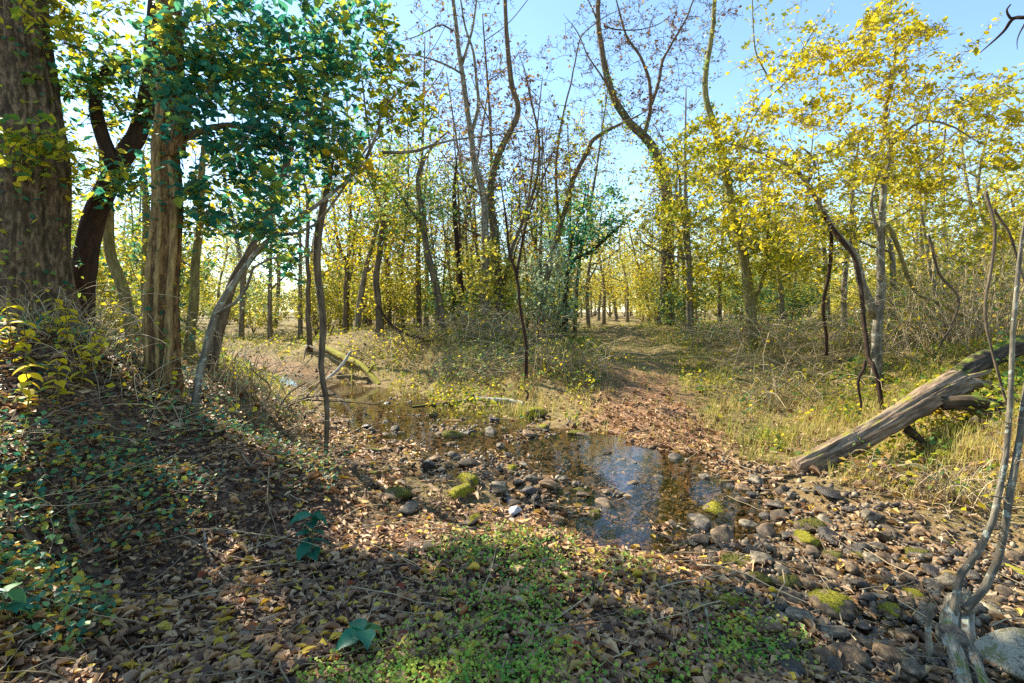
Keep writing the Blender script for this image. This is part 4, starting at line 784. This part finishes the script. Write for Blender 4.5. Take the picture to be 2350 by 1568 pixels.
# weeds on the banks
x, y = sample_xy(90000, 4.5, 24, .95); k = (creek_m(x, y) < .2) & (path_m(x, y) < .5) & (near_m(x, y) < .3) & ~((x < -1.3) & (y < 8.5)) & ~((x < 1.6) & (y < 6.3)) & (n2(x, y, 1.5, 2, 61) > .0); x, y = x[k][:36000], y[k][:36000]
P = on_ground(x, y, .02); P[:, 2] += rng.random(len(P)) * np.clip(.12 + .35 * n2(x, y, 1.5, 2, 61), .04, .4)
leaf_obj('bank_weeds', P, .045 * rng.uniform(.6, 1.5, len(P)) * (1 + .04 * y), GREENMIX, up=.5, kind='stuff', label='low leafy weeds mixed into the bank grass', rnd=np.clip(rng.random(len(x)) * .7 + .3 * n2(x, y, .8, 2, 63) + .1, 0, 1))

# broad-leaved green plants
def big_leaf_mesh(matl, r):
    s = np.linspace(0, 1, 7); w = np.array([.0, .22, .34, .36, .28, .15, 0]); V = []; 
    for a, ww in zip(s, w): V += [(-ww, a, .10 * (1 if ww else 0) - .35 * a * a), (0, a, -.35 * a * a), (ww, a, .10 * (1 if ww else 0) - .35 * a * a)]
    Fc = []
    for i_ in range(6):
        for j_ in range(2): q = i_ * 3 + j_; Fc.append((q, q + 1, q + 4, q + 3))
    return mk_mesh('leaf_blade', np.array(V), np.array(Fc), matl, {'rnd': np.full(21, r)}, True)
PLANT = leaf_mat('plant_leaf', [(0, '#1c6450'), (.5, '#2f7f58'), (.8, '#6a9440'), (1, '#a8aa44')], .35, .45)
BLM = [big_leaf_mesh(PLANT, r) for r in (.05, .3, .5, .7, .95)]; YLM = [big_leaf_mesh(YELLOW, r) for r in (.3, .5, .7, .9)]
def plant(label, px, py, h_, lf, nl, tiers, ms, name='broadleaf_plant', dep=None):
    g = gpx(px, py) if dep is None else np.array([(px - CX) / F * dep, dep, h1((px - CX) / F * dep, dep)]); root = link(name, None, label=label, cat='plant'); root.location = g
    S = spline([(0, 0, -.03), (h_ * .06, 0, h_ * .5), (h_ * .02, -.02, h_)], 10); V, fc, tc = bark_tube(S, np.linspace(.006, .003, 10), 6, .02); link('stem', mk_mesh('stem', V, fc, BARK_OLIVE, {'tc': tc}, True), root, (0, 0, 0))
    for q in range(nl):
        u = 1 - (q // max(1, nl // tiers)) / max(tiers, 1) * .8; a = q * 2.4 + rng.uniform(-.3, .3); z = h_ * u; s = lf * rng.uniform(.75, 1.15)
        o = link('leaf_blade', ms[int(rng.integers(0, len(ms)))], root, (h_ * .05 * u, 0, z)); o.scale = (s, s, s); o.rotation_euler = (rng.uniform(-.5, .35), rng.uniform(-.2, .2), a)
    return root
plant('tall teal broad-leaved plant at the foot of the left bank', 712, 1285, .30, .135, 14, 4, BLM[:3])
plant('low green broad-leaved plant near the bottom of the picture', 832, 1490, .07, .125, 6, 1, BLM[1:4])
plant('green broad-leaved plant cut by the left picture edge', 12, 1445, .15, .095, 8, 2, BLM[1:4])
for lb, px, py in [('yellow-leaved shoot at the left edge below the massive trunk', 55, 850), ('yellow-leaved shoot in front of the massive trunk', 150, 800), ('orange-yellow shoot beside the dark half-buried branch', 215, 850), ('tiny yellow shoot low on the sunlit left bank', 60, 960), ('yellow-leaved shoot hugging the left picture edge beside the massive trunk', 18, 800), ('golden shoot between the massive trunk and the dark leaning trunk', 120, 775), ('yellow shoot below the dark leaning trunk', 185, 890), ('slender yellow shoot left of the vine-wrapped trunk', 262, 800), ('low golden shoot on the bank edge under the dark half-buried branch', 130, 930)]:
    plant(lb, px, py, .34, .095, 13, 5, YLM, 'yellow_shoot')

# brambles, dry stems
def thicket(label, px, py, dep, rad, n, hgt, matl, name='bramble_thicket', group=None, leafm=None, nl=0, w=.004):
    x0 = (px - CX) / F * dep; root = link(name, None, label=label, cat='shrub', group=group); root.location = (x0, dep, h1(x0, dep))
    a = rng.uniform(0, 2 * np.pi, n); r = np.sqrt(rng.random(n)) * rad; bx, by = x0 + np.cos(a) * r, dep + np.sin(a) * r * .7; bz = H(bx, by) - .02
    dx, dy = rng.normal(size=n) * rad * .7, rng.normal(size=n) * rad * .6; hh = hgt * rng.uniform(.3, 1.1, n); t = np.linspace(0, 1, 9)
    P = np.stack([bx[:, None] + dx[:, None] * t, by[:, None] + dy[:, None] * t, bz[:, None] + hh[:, None] * (np.sin(t * np.pi * rng.uniform(.5, .95, (n, 1))))], -1) + .5 * rad * np.stack([vnoise(np.stack([t[None, :] * 2.2 + 40 * rng.random((n, 1)), np.full((n, 9), 3.3 * q_), np.zeros((n, 9))], -1)) for q_ in range(3)], -1) * t[None, :, None] * np.array([.5, .5, .12])
    R = np.broadcast_to(np.linspace(w * 1.3, w * .6, 9), (n, 9)) * rng.uniform(.6, 1.5, (n, 1)); V, Q, tc = tube_batch(P, R, 3)
    link('canes', mk_mesh('canes', V, Q, matl, {'rnd': np.repeat(rng.random(n), 27)}, True), root, kind='stuff')
    if nl:
        k = rng.integers(0, n, nl); j = rng.integers(2, 9, nl); leaf_obj('foliage', P[k, j] + rng.normal(size=(nl, 3)) * .04, .05 * rng.uniform(.6, 1.4, nl) * (1 + dep * .03), leafm, root, kind='stuff', up=.4)
    return root
for lb, px, py, dep, rad, n, hg, lf, nl in [
    ('tangled dry thicket at the right edge above the logs', 2260, 760, 8.2, 1.3, 150, 1.5, GREENMIX, 700), ('dry brush tangle right behind the twin-stem tree', 2110, 800, 9.2, 1.2, 120, 1.2, GREENMIX, 400),
    ('dry brush tangle between the ivy-clad trunk and the twin-stem tree', 1860, 800, 10.5, 1.4, 130, 1.0, GREENMIX, 300), ('low dry brush on the slope left of the twin-stem tree', 1800, 900, 8.6, .9, 80, .6, GREENMIX, 160),
    ('rusty dry brush under the big weathered log', 2060, 1090, 4.75, .38, 90, .22, BROWNLEAF, 260), ('pale dry brush hanging over the right end of the gravel bed', 2190, 1130, 4.4, .4, 80, .34, GREENMIX, 120),
    ('tall dry thicket on the far right bank top', 2330, 700, 11, 1.8, 150, 2.2, YELLOW, 700), ('shady brush mound right of the path', 1680, 790, 13.2, 1.2, 160, .7, OLIVE, 900),
    ('dead brush tangle at the foot of the massive trunk', 200, 800, 5.0, .7, 80, .5, YELLOW, 60), ('thin dry stems in front of the vine-wrapped trunk', 330, 900, 4.5, .5, 30, .35, YELLOW, 30),
    ('dry twig tangle on the creek edge below the slanting trunk', 560, 930, 6.6, .7, 90, .7, GREENMIX, 50), ('brush tangle at the foot of the centre trees', 1150, 800, 13, 1.4, 150, .9, GREENMIX, 500),
    ('leafy brush on the bank between the centre trees and the path', 1310, 850, 10.5, .8, 110, .7, GREENMIX, 400), ('low brush on the bank above the pale log', 1100, 850, 11, .9, 90, .5, OLIVE, 400), ('bank-top brush left of the leaning grey-brown trunk', 930, 790, 13.5, 1.1, 100, .6, YELLOW, 500)]:
    thicket(lb, px, py, dep, rad, int(n * 1.5), hg, DRYSTEM, leafm=lf, nl=int(nl * 1.3), w=.0016 + .00026 * dep)

for lb, px, py, dep, rad in [('low creeper runners on the near slope of the left bank', 300, 1180, 3.5, .8), ('creeper runners on the crest of the left bank', 450, 1000, 4.3, .7), ('creeper runners at the left edge of the bank', 60, 1100, 3.2, .6)]:
    thicket(lb, px, py, dep, rad, 60, .13, DRYSTEM, 'creeper_tangle', w=.0015)
# ------------------------------------------------------------------ far woods: a few built trees, copied
def generic_tree(seed, ht, crown_r, matl, per, size, bare=.25, trunk_r=.13, bark=BARK_FAR, natt=190):
    r = np.random.default_rng(seed); root = link('woodland_tree', None); root.location = (0, 0, 0)
    lean = r.normal(size=2) * .5; S = spline([(0, 0, -.15), (lean[0] * .15 + r.normal() * .1, lean[1] * .15, ht * .3), (lean[0] * .6 + r.normal() * .25, lean[1] * .6, ht * .62), (lean[0], lean[1], ht)], 26)
    R = np.linspace(trunk_r, .02, 26); V, fc, tc = bark_tube(S, R, 9, .07, flare=.3, seed=seed); link('trunk', mk_mesh('far_trunk', V, fc, bark, {'tc': tc}, True), root, (0, 0, 0))
    nd_, nr = [S[6:]], [R[6:]]; LV = []
    for k in range(6):
        j = 8 + k * 3; a = r.uniform(0, 6.28); L = crown_r * r.uniform(.6, 1.1); e = S[j] + np.array([np.cos(a) * L, np.sin(a) * L, L * r.uniform(.5, 1.1)]); q = spline([S[j], (S[j] + e) / 2 + np.array([0, 0, -.1 * L]), e], 9)
        LV.append((q, np.linspace(R[j] * .6, .012, 9))); nd_.append(q[1:]); nr.append(np.linspace(R[j] * .6, .012, 9)[1:])
    V, Q, tc = tube_batch(np.array([q for q, _ in LV]), np.array([w for _, w in LV]), 6)
    link('limbs', mk_mesh('far_limbs', V, Q, bark, {'tc': tc}, True), root, (0, 0, 0), kind='stuff')
    att = blob((lean[0] * .5, lean[1] * .5, ht * .55), (crown_r, crown_r, ht * .46), natt); att = att[att[:, 2] > .8]; TP, TR = grow(np.vstack(nd_), np.concatenate(nr), att, rmax=.02, rmin=.006)
    V, Q, tc = tube_batch(TP, TR, 3); link('twigs', mk_mesh('far_twigs', V, Q, bark, {'tc': tc}, True), root, (0, 0, 0), kind='stuff')
    m_ = len(TP); N = int(m_ * per); k = r.integers(0, m_, N); kp = fbm(TP[k, 4] * .8 + seed, 2) > -bare * 1.2 - .1; k = k[kp]; P = TP[k, r.integers(2, 5, len(k))] + r.normal(size=(len(k), 3)) * .2
    if len(P): link('crown', (lambda q: mk_mesh('far_crown', q[0], q[1], matl, {'rnd': q[2]}))(leaves(P, size * r.uniform(.6, 1.4, len(P)))), root, (0, 0, 0), kind='stuff')
    return root
kinds = [('slender golden-leaved tree in the woods beyond the bank', 'golden trees beyond the bank', [generic_tree(1, 8, 2.3, GOLDFAR, 17, .125, .2), generic_tree(2, 9.5, 2.6, GOLDFAR, 15, .125, .15), generic_tree(3, 6.5, 2.2, YELLOW, 16, .12, .15)]),
         ('slender green-leaved tree in the woods beyond the bank', 'green trees beyond the bank', [generic_tree(4, 8.5, 2.3, OLIVE, 15, .125, .15), generic_tree(5, 7, 2.3, GREENMIX, 16, .12, .15)]),
         ('nearly bare grey tree in the woods beyond the bank', 'bare trees beyond the bank', [generic_tree(6, 11, 2.4, BROWNLEAF, 1.5, .14, .1), generic_tree(7, 10, 2.2, GREENMIX, 3, .15, .1)])]
MARKS = [(-500, 'left picture edge'), (90, 'massive left trunk'), (380, 'vine-wrapped trunk'), (500, 'slanting brown trunk'), (735, 'thin dead stem'), (868, 'slim mossy-log tree'), (1008, 'leaning grey-brown trunk'), (1113, 'tallest centre tree'), (1298, 'crooked ivy tree'), (1530, 'stout path tree'), (1712, 'ivy-clad trunk'), (1890, 'dark hanging vine'), (2014, 'twin-stem tree'), (2150, 'yellow sapling'), (9999, 'right picture edge')]
ORD = 'first second third fourth fifth sixth seventh eighth ninth tenth eleventh twelfth thirteenth fourteenth fifteenth sixteenth seventeenth eighteenth nineteenth twentieth twenty-first twenty-second twenty-third twenty-fourth twenty-fifth twenty-sixth twenty-seventh twenty-eighth twenty-ninth thirtieth'.split()
def name_by_place(items, short):
    """items: (object, picture x, kind); a label that says between which big trunks the thing shows and its order there"""
    b = {}
    for o, px, k in items:
        q = max(i_ for i_, (m_, _) in enumerate(MARKS) if px >= m_); b.setdefault((q, k), []).append((px, o))
    for (q, k), L in b.items():
        L.sort(key=lambda t: t[0])
        for n_, (_, o) in enumerate(L):
            t = '%s seen between %s and %s' % (short[k], MARKS[q][1], MARKS[q + 1][1])
            o['label'] = t if len(L) == 1 else t + ', %s from left' % ORD[min(n_, 29)]
used = set(); spots = []; tries = 0; named = []
for px, Y, kd, ti in [(1385, 31, 0, 0), (1440, 36, 0, 1), (1490, 30, 0, 2), (1350, 27, 0, 0), (1415, 44, 0, 2), (1462, 50, 0, 1), (1400, 56, 1, 0)]:
    x = (px - CX) / F * Y; lb, gp, T = kinds[kd]; o = T[ti] if (kd, ti) not in used else copy_tree(T[ti]); used.add((kd, ti)); spots.append((x, Y))
    o.location = (x, Y, h1(x, Y)); o.rotation_euler = (0, 0, px * .1); o.scale = (1, 1, .95); tag(o, lb, 'tree', gp); named.append((o, px, kd))
while len(spots) < 205 and tries < 12000:
    tries += 1; Y = 15 + 66 * rng.random() ** 1.7; px = rng.uniform(-120, 2470); x = (px - CX) / F * Y
    if seg_dist(np.array([x]), np.array([Y]), PATH)[0] < (1.8 if Y < 34 else 0) or seg_dist(np.array([x]), np.array([Y]), CREEK)[0] < 1.9: continue
    if 1360 < px < 1500 and Y < 27: continue
    if 860 < px < 1360 and Y < 18.5: continue
    if any((x - a) ** 2 + (Y - b_) ** 2 < 1.5 ** 2 for a, b_ in spots): continue
    spots.append((x, Y))
    kd = int(rng.choice([0, 1, 2], p=[.54, .24, .22])); lb, gp, T = kinds[kd]; ti = int(rng.integers(0, len(T)))
    o = T[ti] if (kd, ti) not in used else copy_tree(T[ti]); used.add((kd, ti)); s = rng.uniform(.75, 1.15) * (.75 if Y < 22 else 1)
    o.location = (x, Y, h1(x, Y)); o.rotation_euler = (0, 0, rng.uniform(0, 6.28)); o.scale = (s, s, s); tag(o, lb, 'tree', gp); named.append((o, px, kd))
thin = [generic_tree(11, 10, 1.7, BROWNLEAF, 2.5, .10, .3, .10, BARK_MID, 420), generic_tree(12, 9, 1.6, GREENMIX, 4, .10, .2, .09, BARK_DARK, 420), generic_tree(13, 11, 1.6, BROWNLEAF, 2, .10, .3, .11, BARK_MID, 420)]
for q in range(30):
    px = 770 + 700 * (q + rng.random()) / 30; Y = rng.uniform(16, 27); x = (px - CX) / F * Y
    if seg_dist(np.array([x]), np.array([Y]), PATH)[0] < 1.5 or (px > 1380 and Y < 24): continue
    o = thin[q] if q < 3 else copy_tree(thin[q % 3]); s = rng.uniform(.75, 1.15); o.location = (x, Y, h1(x, Y)); o.rotation_euler = (0, 0, rng.uniform(0, 6.28)); o.scale = (s * .9, s * .9, s); tag(o, 'thin dark tree', 'tree', 'thin dark trees in the centre woods'); named.append((o, px, 3))
name_by_place(named, ['golden-leaved woodland tree', 'green-leaved woodland tree', 'nearly bare woodland tree', 'thin dark twiggy tree'])
# understory shrubs
def shrub_proto(seed, matl, n, r, h_, size):
    root = link('understory_shrub', None); root.location = (0, 0, 0); k = 9; a = rng.uniform(0, 6.28, k); P = []
    for q in range(k):
        e = np.array([np.cos(a[q]) * r * .6, np.sin(a[q]) * r * .6, h_ * rng.uniform(.6, 1)]); P.append(spline([(0, 0, -.05), e * .5 + rng.normal(size=3) * .08, e], 8))
    P = np.array(P); R = np.broadcast_to(np.linspace(.014, .004, 8), (k, 8)); V, Q, tc = tube_batch(P, R, 4); link('stems', mk_mesh('shrub_stems', V, Q, BARK_MID, {'tc': tc}, True), root, (0, 0, 0), kind='stuff')
    att = blob((0, 0, h_ * .6), (r, r, h_ * .45), 110); TP, TR = grow(P.reshape(-1, 3), R.ravel() * 1, att, rmax=.008, rmin=.003); V, Q, tc = tube_batch(TP, TR, 3); link('twigs', mk_mesh('shrub_twigs', V, Q, BARK_MID, {'tc': tc}, True), root, (0, 0, 0), kind='stuff')
    j = rng.integers(0, len(TP), n); L = TP[j, rng.integers(1, 5, n)] + rng.normal(size=(n, 3)) * .09; q = leaves(L, size * rng.uniform(.6, 1.4, n)); link('foliage', mk_mesh('shrub_foliage', q[0], q[1], matl, {'rnd': q[2]}), root, (0, 0, 0), kind='stuff'); return root
SH = [('golden understory shrub among the trunks beyond the creek', 'golden understory shrubs', shrub_proto(1, GOLDFAR, 1500, 1.1, 2.2, .10)), ('green understory shrub among the trunks beyond the creek', 'green understory shrubs', shrub_proto(2, OLIVE, 1500, 1.1, 2.0, .10)), ('yellow-green understory shrub among the trunks beyond the creek', 'yellow-green understory shrubs', shrub_proto(3, GREENMIX, 1400, 1.2, 2.6, .10))]
us2 = set(); cnt = 0; tries = 0; named = []
while cnt < 165 and tries < 6000:
    tries += 1; Y = rng.uniform(9, 42); px = rng.uniform(-100, 2450); x = (px - CX) / F * Y
    if seg_dist(np.array([x]), np.array([Y]), PATH)[0] < 1.9 or seg_dist(np.array([x]), np.array([Y]), CREEK)[0] < 2.6 or h1(x, Y) < .45: continue
    if px > 1350 and Y < 12.5: continue
    if 500 < px < 1350 and Y < 14.5: continue
    k = int(rng.choice([0, 1, 2], p=[.45, .25, .3])); lb, gp, T = SH[k]; o = T if k not in us2 else copy_tree(T); us2.add(k); s = rng.uniform(.6, 1.25)
    o.location = (x, Y, h1(x, Y)); o.scale = (s, s, s * rng.uniform(.8, 1.2)); o.rotation_euler = (0, 0, rng.uniform(0, 6.28)); tag(o, lb, 'shrub', gp); cnt += 1; named.append((o, px, k))
for q in range(70):
    px = -100 + 2550 * (q + rng.random()) / 70; Y = rng.uniform(45, 85); x = (px - CX) / F * Y; k = int(rng.choice([0, 1, 2], p=[.5, .2, .3])); lb, gp, T = SH[k]; o = copy_tree(T); s = rng.uniform(1.4, 2.4)
    o.location = (x, Y, h1(x, Y)); o.scale = (s * 1.5, s, s); o.rotation_euler = (0, 0, 0); tag(o, lb, 'shrub', gp); named.append((o, px, k))
name_by_place(named, ['golden understory shrub', 'green understory shrub', 'yellow-green understory shrub'])
c_ = shrub_proto(4, PALEGREY, 1300, .9, 1.7, .085); P_ = at(1255, 770, 13.5); c_.location = (P_[0], P_[1], h1(P_[0], P_[1])); tag(c_, 'pale silvery-leaved shrub just right of the centre trunks', 'shrub')
c_.scale = (1, 1, 1.5)
